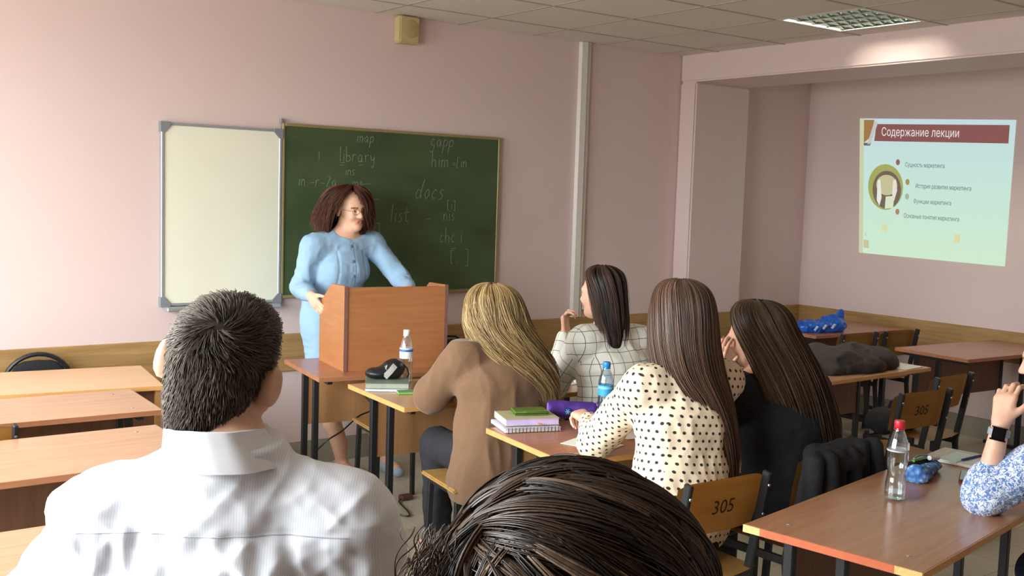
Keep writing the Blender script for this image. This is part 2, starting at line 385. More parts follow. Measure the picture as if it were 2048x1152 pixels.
GL = {'l': [[(0.1, 1), (0.1, 0)]], 'i': [[(0.1, .5), (0.08, 0)], [(0.12, .7), (0.12, .74)]], 'b': [[(0, 1), (0, 0), (.25, .02), (.32, .22), (.2, .42), (0, .35)]],
      'r': [[(0, .5), (0, 0)], [(0, .35), (.12, .5), (.26, .46)]], 'a': [[(.3, .42), (.15, .5), (.0, .28), (.08, .03), (.22, .05), (.3, .42), (.32, .05), (.4, 0)]],
      'y': [[(0, .5), (.05, .2), (.2, .15), (.3, .5)], [(.3, .5), (.28, 0), (.2, -.35), (.05, -.3)]], 'm': [[(0, .5), (0, 0)], [(0, .36), (.15, .5), (.22, .4), (.22, 0)], [(.22, .36), (.36, .5), (.45, .4), (.45, 0)]],
      'p': [[(0, .5), (-.04, -.4)], [(0, .4), (.15, .52), (.3, .36), (.22, .08), (0, .05)]], 'g': [[(.3, .44), (.12, .5), (0, .25), (.1, .05), (.28, .15), (.3, .46), (.26, -.2), (.1, -.4), (-.06, -.3)]],
      'h': [[(0, 1), (0, 0)], [(0, .3), (.14, .5), (.26, .36), (.28, 0)]], 'd': [[(.28, .4), (.1, .5), (0, .22), (.1, 0), (.26, .1), (.36, 1.0)], [(.3, .2), (.32, 0)]],
      'o': [[(.15, .5), (0, .25), (.12, 0), (.28, .2), (.22, .46), (.12, .5)]], 'c': [[(.26, .42), (.12, .5), (0, .25), (.1, .02), (.26, .06)]], 's': [[(.24, .46), (.1, .5), (.04, .36), (.22, .22), (.18, .02), (0, .0)]],
      't': [[(.12, .85), (.1, .08), (.2, 0), (.3, .05)], [(-.05, .52), (.3, .56)]], 'n': [[(0, .5), (0, 0)], [(0, .3), (.14, .5), (.26, .36), (.28, 0)]], 'e': [[(.02, .25), (.26, .3), (.18, .5), (.02, .35), (.05, .05), (.25, .05)]],
      '[': [[(.18, .8), (0, .8), (0, -.05), (.16, -.05)]], ']': [[(0, .8), (.18, .8), (.18, -.1), (0, -.1)]], '=': [[(0, .34), (.28, .36)], [(0, .18), (.28, .2)]], '-': [[(0, .25), (.35, .27)]], '.': [[(.1, .0), (.13, .04)]],
      '2': [[(0, .7), (.15, .85), (.28, .65), (.0, .0), (.32, .03)]], ' ': []}
def chalk(body, x, z, size, slant=0.0, w=.0036):
    g = G(); cx = 0
    for ch in body:
        strokes = GL[ch]; wd = max([p[0] for s_ in strokes for p in s_] + [.12])
        for s_ in strokes:
            P = [(x + (cx + u + slant * v) * size + random.uniform(-.001, .001), z + v * size + random.uniform(-.001, .001)) for u, v in s_]
            for (a, b) in zip(P[:-1], P[1:]): g.bar((a[0], -.0287, a[1]), (b[0], -.0287, b[1]), w, .0012, (0, 1, 0))
        cx += wd + .16
    g.build('chalk_writing', M['chalk'], cb)
for body, x, z, s_, sl in (('map.', 1.185, 1.955, .075, .1), ('i', .925, 1.836, .10, .0), ('library', 1.064, 1.836, .088, 0), ('-', 1.074, 1.805, .09, 0), ('-', 1.072, 1.792, .08, 0), ('-', 1.195, 1.812, .1, 0), ('-', 1.20, 1.80, .07, 0),
        ('ins', 1.105, 1.754, .065, .1), ('in.-r-2a', .80, 1.682, .075, .1), ('ms', 1.157, 1.680, .075, .1), ('-', 1.215, 1.652, .2, 0), ('-', 1.226, 1.630, .15, 0), ('gapp', 1.705, 1.955, .095, .12), ('him', 1.718, 1.826, .10, .05), ('=[in', 1.873, 1.832, .08, .05),
        ('docs', 1.598, 1.622, .125, .2), ('list', 1.421, 1.478, .105, .08), ('-', 1.683, 1.47, .1, 0), ('[i]', 1.845, 1.56, .07, .0), ('nis', 1.819, 1.490, .08, 0), ('chc i', 1.793, 1.346, .10, .0), ('-', 1.88, 1.28, .1, 0), ('[.', 1.881, 1.215, .10, 0), (']', 1.991, 1.205, .12, 0), ('-', 1.269, 1.555, .22, 0), (']', 1.325, 1.369, .12, 0)):
    chalk(body, x, z, s_, sl)

# ================================================================== projected slide on the right wall
Q = [(-.501, 2.361), (-1.798, 2.303), (-1.793, 1.265), (-.569, 1.286)]       # TL TR BR BL as (y, z)
def slide(s_, t_, off=0.0):
    a = [Q[0][i] + (Q[1][i] - Q[0][i]) * s_ for i in (0, 1)]; b = [Q[3][i] + (Q[2][i] - Q[3][i]) * s_ for i in (0, 1)]
    return Vector((X3 - .0015 - off, a[0] + (b[0] - a[0]) * t_, a[1] + (b[1] - a[1]) * t_))
SL = 0.86
def slide_shape(name, poly, col, lay=1, strength=SL):
    g = G(); g.prism(poly, lambda u, v, d: slide(u, v, d), .0004 * (lay - 1), .0004 * lay)
    return g.build(name, glow('slide_%s' % name, col, strength), ps)
ps = empty('projected_slide', (0, 0, 0), 0, 'bright projected lecture slide with red title bar on right wall', 'projection')
m, t, b = new_mat('slide_light')
tc = N(t, 'TexCoord'); sx_ = N(t, 'SeparateXYZ'); t.links.new(tc.outputs['Generated'], sx_.inputs[0])
t.links.new(ramp(t, sx_.outputs['Z'], [(0.0, lin((214, 246, 214))), (0.55, lin((206, 240, 228))), (1.0, lin((204, 228, 236)))]), b.inputs['Emission Color'])
b.inputs['Emission Strength'].default_value = SL; b.inputs['Base Color'].default_value = (.05, .05, .05, 1); b.inputs['Specular IOR Level'].default_value = 0
G().prism([(0, 0), (1, 0), (1, 1), (0, 1)], lambda u, v, d: slide(u, v, d), 0, .0004).build('slide_background', m, ps)
slide_shape('side_band', [(0, 0), (.03, 0), (.03, 1), (0, 1)], (214, 216, 178), 2)
slide_shape('title_bar', [(.12, .04), (.965, .035), (.965, .16), (.105, .165)], (142, 86, 84), 2)
slide_shape('corner_photo', [(.03, .01), (.105, .01), (.075, .14), (.03, .18)], (168, 124, 74), 2)
slide_shape('silver_stripe', [(.105, .02), (.13, .03), (.08, .19), (.055, .19)], (206, 206, 204), 3)
slide_shape('corner_shade', [(.03, .18), (.085, .18), (.075, .2), (.03, .2)], (110, 100, 96), 3)
def disc(cx, cy, rx, ry, n=28): return [(cx + rx * math.cos(2 * PI * k / n), cy + ry * math.sin(2 * PI * k / n)) for k in range(n)]
slide_shape('round_photo', disc(.19, .50, .125, .168), (172, 176, 96), 2)
slide_shape('round_photo_ring', disc(.20, .52, .102, .140), (120, 100, 86), 3)
slide_shape('photo_table', disc(.20, .485, .075, .075), (206, 202, 158), 4)
slide_shape('photo_sleeve', [(.135, .45), (.155, .45), (.165, .58), (.15, .64), (.13, .6)], (244, 246, 236), 5)
slide_shape('photo_sleeve', [(.245, .45), (.265, .44), (.275, .52), (.255, .6), (.24, .55)], (244, 236, 222), 5)
slide_shape('photo_paper', [(.195, .57), (.255, .56), (.25, .65), (.19, .66)], (226, 240, 206), 6)
for (cx, cy, c) in ((.275, .315, (150, 106, 92)), (.345, .455, (176, 150, 92)), (.345, .56, (170, 190, 160)), (.28, .675, (188, 132, 106))):
    slide_shape('bullet', disc(cx, cy, .014, .022, 14), c, 3)
for (cx, cy, c) in ((.19, .80, (226, 234, 182)), (.69, .835, (230, 230, 176)), (.055, .93, (210, 205, 160))):
    slide_shape('faint_square', [(cx - .02, cy - .03), (cx + .02, cy - .03), (cx + .02, cy + .03), (cx - .02, cy + .03)], c, 2)
def slide_text(body, s0, t0, size, col, lay=4, bold=0.0, wid=None):
    me = text_mesh(body, 1.0, 0.0, bold)
    xs = [v.co.x for v in me.vertices]; k = size; kx = (wid / (max(xs) - min(xs))) if wid else size * .8
    for v in me.vertices: v.co = slide(s0 + v.co.x * kx, t0 - v.co.y * k, .0004 * lay)
    link('slide_text', me, glow('slide_text_light', col, SL), ps)
slide_text('Содержание лекции', .155, .125, .085, (246, 244, 240), 4, .014, .51)
slide_text('Сущность маркетинга', .325, .345, .045, (70, 82, 78), 4, .01, .26)
slide_text('История развития маркетинга', .40, .495, .045, (70, 82, 78), 4, .01, .36)
slide_text('Функции маркетинга', .39, .605, .045, (82, 94, 88), 4, .01, .25)
slide_text('Основные понятия маркетинга', .325, .715, .045, (82, 94, 88), 4, .01, .37)
slide_text('1', .045, .87, .03, (120, 130, 120), 4)
# ================================================================== furniture
def desk(label, fl, ang, L, D, top='desk', edge='edge', panel='panel', h=.74, screws=False, slab=False):
    r = empty('school_desk', (fl[0], fl[1], 0), math.radians(ang), label, 'desk', 'classroom desks')
    G().box((0, -D, h - .022), (L, 0, h), .002).build('tabletop', M[top], r)
    if edge == 'edge_red':
        for nm, y0, y1, mm in (('edge_band', -D * .86, -.055, 'edge_red'), ('chipped_corner', -.055, 0, 'edge_chip'), ('chipped_corner', -D, -D * .86, 'edge_chip')):
            G().box((-.003, y0, h - .022), (.0005, y1, h - .0005)).build(nm, M[mm], r)
    else:
        G().box((-.002, -D, h - .0215), (.0005, 0, h - .0008)).build('edge_band', M[edge], r)
    G().box((L - .0005, -D, h - .0215), (L + .002, 0, h - .0008)).build('edge_band', M[edge if edge != 'edge_red' else 'edge'], r)
    G().box((0, -D - .002, h - .0215), (L, -D + .0005, h - .0008)).build('edge_band', M[edge if edge != 'edge_red' else 'edge'], r)
    if slab:
        for x in (.012, L - .034): G().box((x, -D + .02, 0), (x + .022, -.02, h - .022)).build('side_panel', M['edge'], r)
        G().box((.034, -D + .05, .12), (L - .034, -D + .07, h - .022)).build('modesty_panel', M[panel], r)
        return r
    ya, yb = -.215 * D, -.52 * D
    for x in (.075, L - .075):
        for y in (ya, yb): G().box((x - .015, y - .015, .0), (x + .015, y + .015, h - .022), .003).build('leg', M['black'], r)
        G().box((x - .0145, -.90 * D, .006), (x + .0145, -.06 * D, .028), .003).build('floor_bar', M['black'], r)
        G().box((x - .0145, -.90 * D, h - .048), (x + .0145, -.06 * D, h - .0225), .003).build('top_bar', M['black'], r)
    G().box((.0905, ya - .008, .405), (L - .0905, ya + .008, h - .03)).build('modesty_panel', M[panel], r)
    if screws:
        for x in (.10, L - .1):
            for y in (-.09, -D + .08): G().lathe([(0, h), (.007, h), (.006, h + .0015), (0, h + .002)], 10, (x, y, 0)).build('screw', M['screw'], r)
    return r
desk('reddish desk under the wooden lectern beside the lecturer', (.521, -.492), -8.0, 1.25, .60, 'desk_r', 'desk_r', 'panel')
desk('front-row desk holding the white-capped bottle and black pouch', (.49, -1.292), -4.0, 1.27, .60, 'desk', 'edge', 'panel', screws=True)
desk('second-row desk with purple pencil case and spiral notebook', (.537, -2.385), -6.0, 1.27, .575, 'desk_r', 'edge', 'panel', screws=True)
desk('nearest large desk with orange chipped edge and red-capped bottle', (.482, -3.777), 10.0, 1.48, .53, 'desk_d', 'edge_red', 'panel_shaded', screws=True)
desk('empty desk standing against the right wall under the slide', (4.31, -1.707), -4.0, 1.08, .54, 'desk_r', 'desk_r', 'panel_shaded')
desk('desk in the middle column carrying the dark crumpled jacket', (2.49, -1.80), 1.4, 1.25, .55, 'desk', 'edge', 'panel_shaded')
desk('middle-column desk hidden behind the brown-haired students', (2.60, -1.02), 0.0, 1.23, .55, 'desk_r', 'edge', 'panel_shaded')
desk('corner desk in the niche with the blue plastic bag', (4.30, -.545), -2.5, 1.03, .55, 'desk_r', 'desk_r', 'panel_shaded')
desk('pale beech teacher desk at front left by the round-backed chair', (-1.50, -.20), -7.0, 1.30, .59, 'desk_l', 'edge', 'panel_shaded', slab=True)
desk('left-column desk directly behind the pale teacher desk', (-1.70, -.92), -2.0, 1.26, .50, 'desk', 'desk_r', 'panel_shaded', screws=True)
desk('left-column desk second from the pale teacher desk', (-1.83, -1.721), 0.0, 1.26, .57, 'desk', 'desk_r', 'panel_shaded', screws=True)
desk('left-column desk right in front of the man in white shirt', (-1.95, -2.79), 0.0, 1.26, .50, 'desk', 'desk_r', 'panel_shaded')

def chair(label, c, ang, number=None, top=.80, group='school chairs', sz=.45):
    """wooden school chair facing local +Y on a black steel frame"""
    r = empty('school_chair', (c[0], c[1], 0), math.radians(ang), label, 'chair', group)
    for s in (-1, 1):
        x = s * .175
        g = G(); g.bar((x, -.215, 0), (x, -.165, sz - .02), .018, .032, (0, 1, 0), .004); g.bar((x, -.165, sz - .03), (x, -.235, top + .005), .018, .032, (0, 1, 0), .004)
        g.build('rear_leg', M['black'], r)
        G().bar((x, .175, 0), (x, .15, sz - .015), .018, .032, (0, 1, 0), .004).build('front_leg', M['black'], r)
        G().bar((x, -.18, sz - .03), (x, .165, sz - .03), .016, .022, (0, 0, 1), .003).build('seat_rail', M['black'], r)
        G().bar((x, -.20, .17), (x, .165, .17), .014, .018, (0, 0, 1), .003).build('stretcher', M['black'], r)
    G().bar((-.168, .155, sz - .03), (.168, .155, sz - .03), .02, .016, (0, 0, 1), .003).build('stretcher', M['black'], r)
    def seat(u, v):
        x = (u - .5) * .38; y = -.19 + v * .39; return Vector((x, y, sz + .004 + .018 * abs(2 * u - 1) ** 3 - .02 * max(0, v - .85) / .15))
    g = G().grid(seat, 14, 10); g.build('seat', M['ply'], r, smooth=True, thick=-.011)
    bow = .035
    def back(u, v, rear):
        w = .19 * (1 - .06 * (1 - v) ** 3); x = (2 * u - 1) * w
        zt = top if True else top; z0 = top - .185; z = z0 + v * (zt - z0) - .018 * (abs(2 * u - 1) ** 6) * v
        ax = -.165 + (z - sz) * (-.235 + .165) / (top - sz) + .017
        return Vector((x, ax + .0 + bow * (abs(2 * u - 1) ** 2) * -.0 - .016 * (1 - abs(2 * u - 1) ** 2) + .012, z))
    g = G().grid(lambda u, v: back(u, v, 0), 16, 8); b = g.build('backrest', M['ply'], r, smooth=True, thick=.010)
    for s in (-1, 1):
        for dz in (-.04, -.14):
            z = top + dz; ay = -.165 + (z - sz) * (-.07) / (top - sz)
            G().lathe([(0, 0), (.006, 0), (.005, .003), (0, .004)], 8).build('rivet', M['screw'], r, (s * .175, ay - .0165, z), (PI / 2, 0, 0))
    if number:
        me = text_mesh(number, .075)
        xs = [v.co.x for v in me.vertices]; w = max(xs) + min(xs)
        for v in me.vertices:
            x = (v.co.x - w / 2) * .9; z = top - .115 + v.co.y * .9; u = (x / .19 + 1) / 2; vv = (z - (top - .185)) / .185
            p = back(u, vv, 1); v.co = Vector((x, p.y - .0122 + v.co.z, z))
        link('stencilled_number', me, M['print'], r)
    return r
chair('wooden chair stencilled 305 behind woman in polka-dot blouse', (.655, -3.335), -2, '305')
chair('wooden chair with black jacket hung over its back', (1.245, -3.285), 4)
chair('chair under the woman in the checked shirt', (1.42, -2.15), 2)
chair('stencilled empty chair behind the desk with the dark jacket', (2.70, -2.735), -5, '305')
chair('wooden chair with a black bag lying on its seat', (3.25, -2.53), 3)
chair('wooden chair pushed up to the corner desk with blue bag', (4.30, -1.215), -3)
chair('wooden chair at the right end of the corner niche desk', (4.74, -1.245), -3)
chair('chair tucked under the left-column desk, only back corner showing', (-1.235, -1.425), 0, None, .775)
chair('chair carrying the man in the white shirt', (-1.33, -4.36), -12, None, .80, 'school chairs', .47)
chair('chair carrying the foreground woman with dark glossy hair', (-1.30, -5.20), -20, None, .80, 'school chairs', .47)
chair('chair carrying the woman with the wristwatch', (1.70, -4.62), 8)

st = empty('wooden_stool', (.93, -1.0, 0), math.radians(-8), 'low wooden stool on black legs between lectern desk and front row', 'stool')
G().box((-.19, -.17, .438), (.19, .17, .456), .006, 2).build('seat', M['ply'], st)
for x in (-.155, .155):
    for y in (-.135, .135): G().bar((x * 1.06, y * 1.1, 0), (x, y, .438), .024, .024, (0, 1, 0), .003).build('leg', M['black'], st)
for y in (-.135, .135): G().bar((-.15, y, .42), (.15, y, .42), .018, .018).build('stretcher', M['black'], st)
for x in (-.155, .155): G().bar((x, -.13, .42), (x, .13, .42), .018, .018).build('stretcher', M['black'], st)

s2 = copy_tree(st); s2.location = (.695, -2.10, 0); s2['label'] = 'stool under the blonde woman in the brown coat'
for q in (st, s2): q['group'] = 'wooden stools'
vc = empty('visitor_chair', (-.655, -.27, 0), math.radians(176), 'black padded chair with arched tube back by the front wall', 'chair')
arch = [(-.175, -.13, .44)] + [(-.165 * math.cos(a) if True else 0, -.19 + .02 * math.sin(a), .62 + .17 * math.sin(a)) for a in np.linspace(0, PI, 17)] + [(.175, -.13, .44)]
G().tube(arch, .012, 8).build('back_tube', M['black'], vc, smooth=True)
def ell_pad(a, b, c, ctr, nm, n=20):
    g = G()
    def f(u, v):
        th = 2 * PI * u; ph = PI * (v - .5); e_ = lambda x, p: math.copysign(abs(x) ** p, x)
        return Vector((ctr[0] + a * e_(math.cos(th), .7) * math.cos(ph) ** .6, ctr[1] + b * e_(math.sin(th), .7) * math.cos(ph) ** .6, ctr[2] + c * math.sin(ph)))
    g.grid(f, n, 10); bmesh.ops.remove_doubles(g.bm, verts=g.bm.verts[:], dist=1e-4)
    return g
ell_pad(.135, .022, .105, (0, -.175, .655), '').build('backrest', M['fabric_black'], vc, smooth=True)
ell_pad(.21, .20, .035, (0, .03, .45), '').build('seat', M['fabric_black'], vc, smooth=True)
for s in (-1, 1):
    G().tube([(s * .175, -.13, .44), (s * .19, -.2, .0)], .011, 8).build('leg', M['black'], vc)
    G().tube([(s * .175, .17, .43), (s * .19, .2, .0)], .011, 8).build('leg', M['black'], vc)
    G().tube([(s * .175, -.13, .43), (s * .175, .17, .43)], .011, 8).build('seat_tube', M['black'], vc)

# lectern standing on the front desk
pd = empty('lectern', (.63, -.985, .7405), math.radians(-8), 'orange-brown tabletop lectern box in front of the lecturer', 'lectern')
side = [(0, 0), (.40, 0), (.40, .31), (.365, .335), (.21, .435), (0, .44)]
for x in (-.008, .552): 
    G().prism(side, lambda u, v, d: Vector((d, u, v)), x, x + .018).build('side_panel', M['podium'], pd)
G().box((.0105, .004, 0), (.5515, .020, .432)).build('front_panel', M['podium'], pd)
for x in (-.009, .551): G().box((x, -.001, 0), (x + .020, .0005, .441)).build('edge_strip', M['podium_e'], pd)
G().prism([(.021, .385), (.385, .30), (.385, .318), (.021, .403)], lambda u, v, d: Vector((d, u, v)), .0105, .5515).build('reading_board', M['podium'], pd)
G().box((.0105, .021, .10), (.5515, .38, .116)).build('shelf', M['podium'], pd)

# ================================================================== fields: smooth blended shapes for soft things
class Field:
    def __init__(s, lo, hi, h):
        s.h = h; s.lo = np.array(lo, np.float32); n = np.ceil((np.array(hi) - np.array(lo)) / h).astype(int) + 1
        s.ax = [(s.lo[i] + h * np.arange(n[i])).astype(np.float32) for i in range(3)]
        s.F = np.full(tuple(n), 1.0, np.float32)
    def sub(s, lo, hi):
        sl = []
        for i in range(3):
            a = int(max(0, math.floor((lo[i] - s.lo[i]) / s.h))); b = int(min(len(s.ax[i]), math.ceil((hi[i] - s.lo[i]) / s.h) + 1))
            if b <= a: return None
            sl.append(slice(a, b))
        sl = tuple(sl)
        return sl, s.ax[0][sl[0]][:, None, None], s.ax[1][sl[1]][None, :, None], s.ax[2][sl[2]][None, None, :]
    def put(s, sl, d, k, op):
        A = s.F[sl]
        if op == '+':
            hh = np.maximum(k - np.abs(A - d), 0) / k; s.F[sl] = np.minimum(A, d) - hh * hh * k * .25
        else:
            d = -d; hh = np.maximum(k - np.abs(A - d), 0) / k; s.F[sl] = np.maximum(A, d) + hh * hh * k * .25
    def add(s, prims, infl=0.0):
        for p in prims:
            if p[0] == 'c': s.cone(*p[1:], infl=infl)
            elif p[0] == 'e': s.ell(*p[1:], infl=infl)
            elif p[0] == 'cut':
                n, q = np.array(p[1], float), np.array(p[2], float); n /= np.linalg.norm(n)
                d = (s.ax[0][:, None, None] - q[0]) * n[0] + (s.ax[1][None, :, None] - q[1]) * n[1] + (s.ax[2][None, None, :] - q[2]) * n[2]
                s.F = np.maximum(s.F, d.astype(np.float32))
        return s
    def cone(s, a, b, ra, rb, k=.02, u=None, sq=1.0, op='+', infl=0.0):
        a = np.array(a, np.float32); b = np.array(b, np.float32); ra += infl; rb += infl; R_ = max(ra, rb) * max(1, sq) + k + 3 * s.h
        q = s.sub(np.minimum(a, b) - R_, np.maximum(a, b) + R_)
        if q is None: return
        sl, X, Y, Z = q; ba = b - a; L2 = max(float(ba @ ba), 1e-9)
        px, py, pz = X - a[0], Y - a[1], Z - a[2]
        t = np.clip((px * ba[0] + py * ba[1] + pz * ba[2]) / L2, 0, 1)
        qx, qy, qz = px - t * ba[0], py - t * ba[1], pz - t * ba[2]
        if u is not None:
            u = np.array(u, np.float32); u = u / np.linalg.norm(u); c = (qx * u[0] + qy * u[1] + qz * u[2]) * (1 / sq - 1)
            qx, qy, qz = qx + c * u[0], qy + c * u[1], qz + c * u[2]
        s.put(sl, np.sqrt(qx * qx + qy * qy + qz * qz) - (ra + (rb - ra) * t), k, op)
    def ell(s, c, r, R=None, k=.02, op='+', infl=0.0):
        c = np.array(c, np.float32); r = np.array(r, np.float32) + infl; m = float(r.max()) + k + 3 * s.h
        q = s.sub(c - m, c + m)
        if q is None: return
        sl, X, Y, Z = q; x, y, z = X - c[0], Y - c[1], Z - c[2]
        if R is not None:
            R = np.array(R, np.float32)          # columns: local axes
            x, y, z = (x * R[0, i] + y * R[1, i] + z * R[2, i] for i in range(3))
        k0 = np.sqrt((x / r[0]) ** 2 + (y / r[1]) ** 2 + (z / r[2]) ** 2)
        k1 = np.sqrt((x / r[0] ** 2) ** 2 + (y / r[1] ** 2) ** 2 + (z / r[2] ** 2) ** 2) + 1e-6
        s.put(sl, k0 * (k0 - 1) / k1, k, op)
    def mesh(s, smooth=1):
        F = s.F.copy(); F[0] = F[-1] = 1; F[:, 0] = F[:, -1] = 1; F[:, :, 0] = F[:, :, -1] = 1
        I = F < 0
        cnt = np.zeros(tuple(d - 1 for d in F.shape), np.int8); offs = [(i, j, k) for i in (0, 1) for j in (0, 1) for k in (0, 1)]
        nx, ny, nz = F.shape
        for (i, j, k) in offs: cnt += I[i:nx - 1 + i, j:ny - 1 + j, k:nz - 1 + k]
        act = (cnt > 0) & (cnt < 8); idx = np.argwhere(act); ids = np.full(act.shape, -1, np.int32); ids[act] = np.arange(len(idx))
        V = np.stack([F[idx[:, 0] + i, idx[:, 1] + j, idx[:, 2] + k] for (i, j, k) in offs], 1)
        acc = np.zeros((len(idx), 3)); c = np.zeros(len(idx))
        for a in range(8):
            for b in range(a + 1, 8):
                if sum(abs(offs[a][q] - offs[b][q]) for q in range(3)) != 1: continue
                va, vb = V[:, a], V[:, b]; cr = (va < 0) != (vb < 0); t = np.where(cr, va / np.where(cr, va - vb, 1), 0)
                acc += cr[:, None] * (np.array(offs[a])[None] + t[:, None] * (np.array(offs[b]) - np.array(offs[a]))[None]); c += cr
        P = s.lo[None] + s.h * (idx + acc / c[:, None])
        quads = []
        for ax in range(3):
            o = [1 if q == ax else 0 for q in range(3)]; b_, c_ = [(1, 2), (2, 0), (0, 1)][ax]
            A = I[:nx - o[0], :ny - o[1], :nz - o[2]]; B = I[o[0]:, o[1]:, o[2]:]
            e_ = np.argwhere(A != B); ok = (e_[:, b_] > 0) & (e_[:, c_] > 0) & (e_[:, b_] < F.shape[b_] - 1) & (e_[:, c_] < F.shape[c_] - 1); e_ = e_[ok]
            sgn = A[e_[:, 0], e_[:, 1], e_[:, 2]]
            def cell(db, dc):
                w = e_.copy(); w[:, b_] += db; w[:, c_] += dc; return ids[w[:, 0], w[:, 1], w[:, 2]]
            qd = np.stack([cell(-1, -1), cell(0, -1), cell(0, 0), cell(-1, 0)], 1); qd[~sgn] = qd[~sgn][:, ::-1]
            quads.append(qd)
        Qd = np.concatenate(quads)
        for _ in range(smooth): P = relax(P, Qd)
        return P, Qd
def relax(P, Qd, w=.5):
    S = np.zeros_like(P); C = np.zeros(len(P))
    for a in range(4):
        i, j = Qd[:, a], Qd[:, (a + 1) % 4]
        for d in range(3): S[:, d] += np.bincount(i, P[j, d], len(P)) + np.bincount(j, P[i, d], len(P))
        C += np.bincount(i, minlength=len(P)) + np.bincount(j, minlength=len(P))
    return P * (1 - w) + w * S / np.maximum(C, 1)[:, None]
def vnormals(P, Qd):
    fn = np.cross(P[Qd[:, 2]] - P[Qd[:, 0]], P[Qd[:, 3]] - P[Qd[:, 1]]); Nn = np.zeros_like(P)
    for a in range(4):
        for d in range(3): Nn[:, d] += np.bincount(Qd[:, a], fn[:, d], len(P))
    return Nn / (np.linalg.norm(Nn, axis=1, keepdims=True) + 1e-12)
def np_mesh(name, P, Fc, base=(0, 0, 0)):
    P = np.asarray(P, np.float32) - np.array(base, np.float32); k = Fc.shape[1]
    me = bpy.data.meshes.new(name); me.vertices.add(len(P)); me.vertices.foreach_set('co', P.ravel())
    me.loops.add(Fc.size); me.loops.foreach_set('vertex_index', Fc.astype(np.int32).ravel())
    me.polygons.add(len(Fc)); me.polygons.foreach_set('loop_start', np.arange(0, Fc.size, k, dtype=np.int32))
    me.polygons.foreach_set('use_smooth', np.ones(len(Fc), bool)); me.update(calc_edges=True); me.validate()
    return me
def vnoise(P, f, seed=0):
    p = np.asarray(P, float) * f + seed * 17.31; i = np.floor(p).astype(np.int64); w = p - i; w = w * w * (3 - 2 * w); out = 0
    for a in (0, 1):
        for b in (0, 1):
            for c in (0, 1):
                h = (i[:, 0] + a) * 73856093 ^ (i[:, 1] + b) * 19349663 ^ (i[:, 2] + c) * 83492791; h = (h ^ (h >> 13)) * 1274126177; h = ((h ^ (h >> 16)) & 0xffff) / 65535.0
                out = out + h * (w[:, 0] if a else 1 - w[:, 0]) * (w[:, 1] if b else 1 - w[:, 1]) * (w[:, 2] if c else 1 - w[:, 2])
    return out * 2 - 1
def bounds(prims, pad=.04):
    lo = np.full(3, 9e9); hi = -lo
    for p in prims:
        if p[0] == 'c':
            r = max(p[3], p[4]) * (p[7] if len(p) > 7 else 1)
            for q in (p[1], p[2]): lo = np.minimum(lo, np.array(q) - r); hi = np.maximum(hi, np.array(q) + r)
        elif p[0] == 'e':
            r = max(p[2]); lo = np.minimum(lo, np.array(p[1]) - r); hi = np.maximum(hi, np.array(p[1]) + r)
    return lo - pad, hi + pad
def soft(name, prims, h, m, parent=None, base=(0, 0, 0), disp=None, infl=0.0, smooth=1, clip=None):
    lo, hi = bounds(prims)
    if clip is not None: lo = np.maximum(lo, clip[0]); hi = np.minimum(hi, clip[1])
    P, Qd = Field(lo, hi, h).add(prims, infl).mesh(smooth)
    if disp is not None: P = P + vnormals(P, Qd) * disp(P)[:, None]
    return link(name, np_mesh(name, P, Qd, base), m, parent, base if parent is None else (0, 0, 0))
# ================================================================== things on the desks
DZ = .7412
def bottle(label, x, y, H, R_, cap, lab, lab2, z0, z1, water=.0, waist=0.0, tint=None):
    b = empty('water_bottle', (x, y, DZ), random.uniform(0, 3), label, 'bottle', 'plastic bottles')
    pr = [(.0, .004), (R_ * .55, .0), (R_ * .95, .006), (R_, .02)]
    for k in range(13):
        z = .02 + (.60 * H - .02) * (k + 1) / 13; pr.append((R_ * (1 - .025 * (k % 2) - waist * math.exp(-((z / H - .33) / .09) ** 2)), z))
    pr += [(R_ * .97, .66 * H), (R_ * .86, .74 * H), (R_ * .62, .83 * H), (R_ * .42, .89 * H), (R_ * .39, .93 * H)]
    G().lathe(pr, 28).build('bottle_body', M[tint or 'pet'], b, smooth=True)
    G().lathe([(R_ * .47, .905 * H), (R_ * .50, .91 * H), (R_ * .50, .985 * H), (R_ * .46, H), (.0, H)], 24).build('cap', plain('bottle_cap', cap, .4), b, smooth=True)
    G().lathe([(R_ * .40, .885 * H), (R_ * .52, .887 * H), (R_ * .52, .895 * H), (R_ * .40, .897 * H)], 24).build('neck_ring', plain('neck_ring', cap, .4), b)
    if lab:
        lb = G().lathe([(R_ * .99, z0 * H), (R_ * 1.012, z0 * H), (R_ * 1.012, z1 * H), (R_ * .99, z1 * H)], 28).build('paper_label', plain('bottle_label', lab, .4), b, smooth=True)
        G().lathe([(R_ * 1.0, (z0 * .35 + z1 * .65) * H), (R_ * 1.018, (z0 * .35 + z1 * .65) * H), (R_ * 1.018, (z0 * .12 + z1 * .88) * H), (R_ * 1.0, (z0 * .12 + z1 * .88) * H)], 28).build('label_stripe', plain('label_stripe', lab2, .4), lb, smooth=True)
    if water > 0: G().lathe([(0, .006), (R_ * .9, .008), (R_ * .94, .02), (R_ * .94, water * H), (0, water * H)], 28).build('water', M['water'], b, smooth=True)
    return b
bottle('small water bottle with white cap and white label near lectern', .765, -1.365, .257, .0325, (240, 238, 232), (226, 232, 240), (70, 110, 180), .46, .66, .40)
M['pet_blue'] = clear('bluish_bottle_plastic', (0.80, 0.91, 0.96), 0.36, 0.08)
bottle('water bottle with blue cap and blue label on second-row desk', 1.083, -2.478, .242, .033, (40, 140, 210), (60, 160, 220), (130, 205, 240), .42, .60, .38, .0, 'pet_blue')
b3 = bottle('water bottle with red cap on the nearest large desk', 1.112, -3.855, .256, .0335, (206, 44, 62), (206, 222, 234), (190, 60, 70), .62, .64, .10, .16)
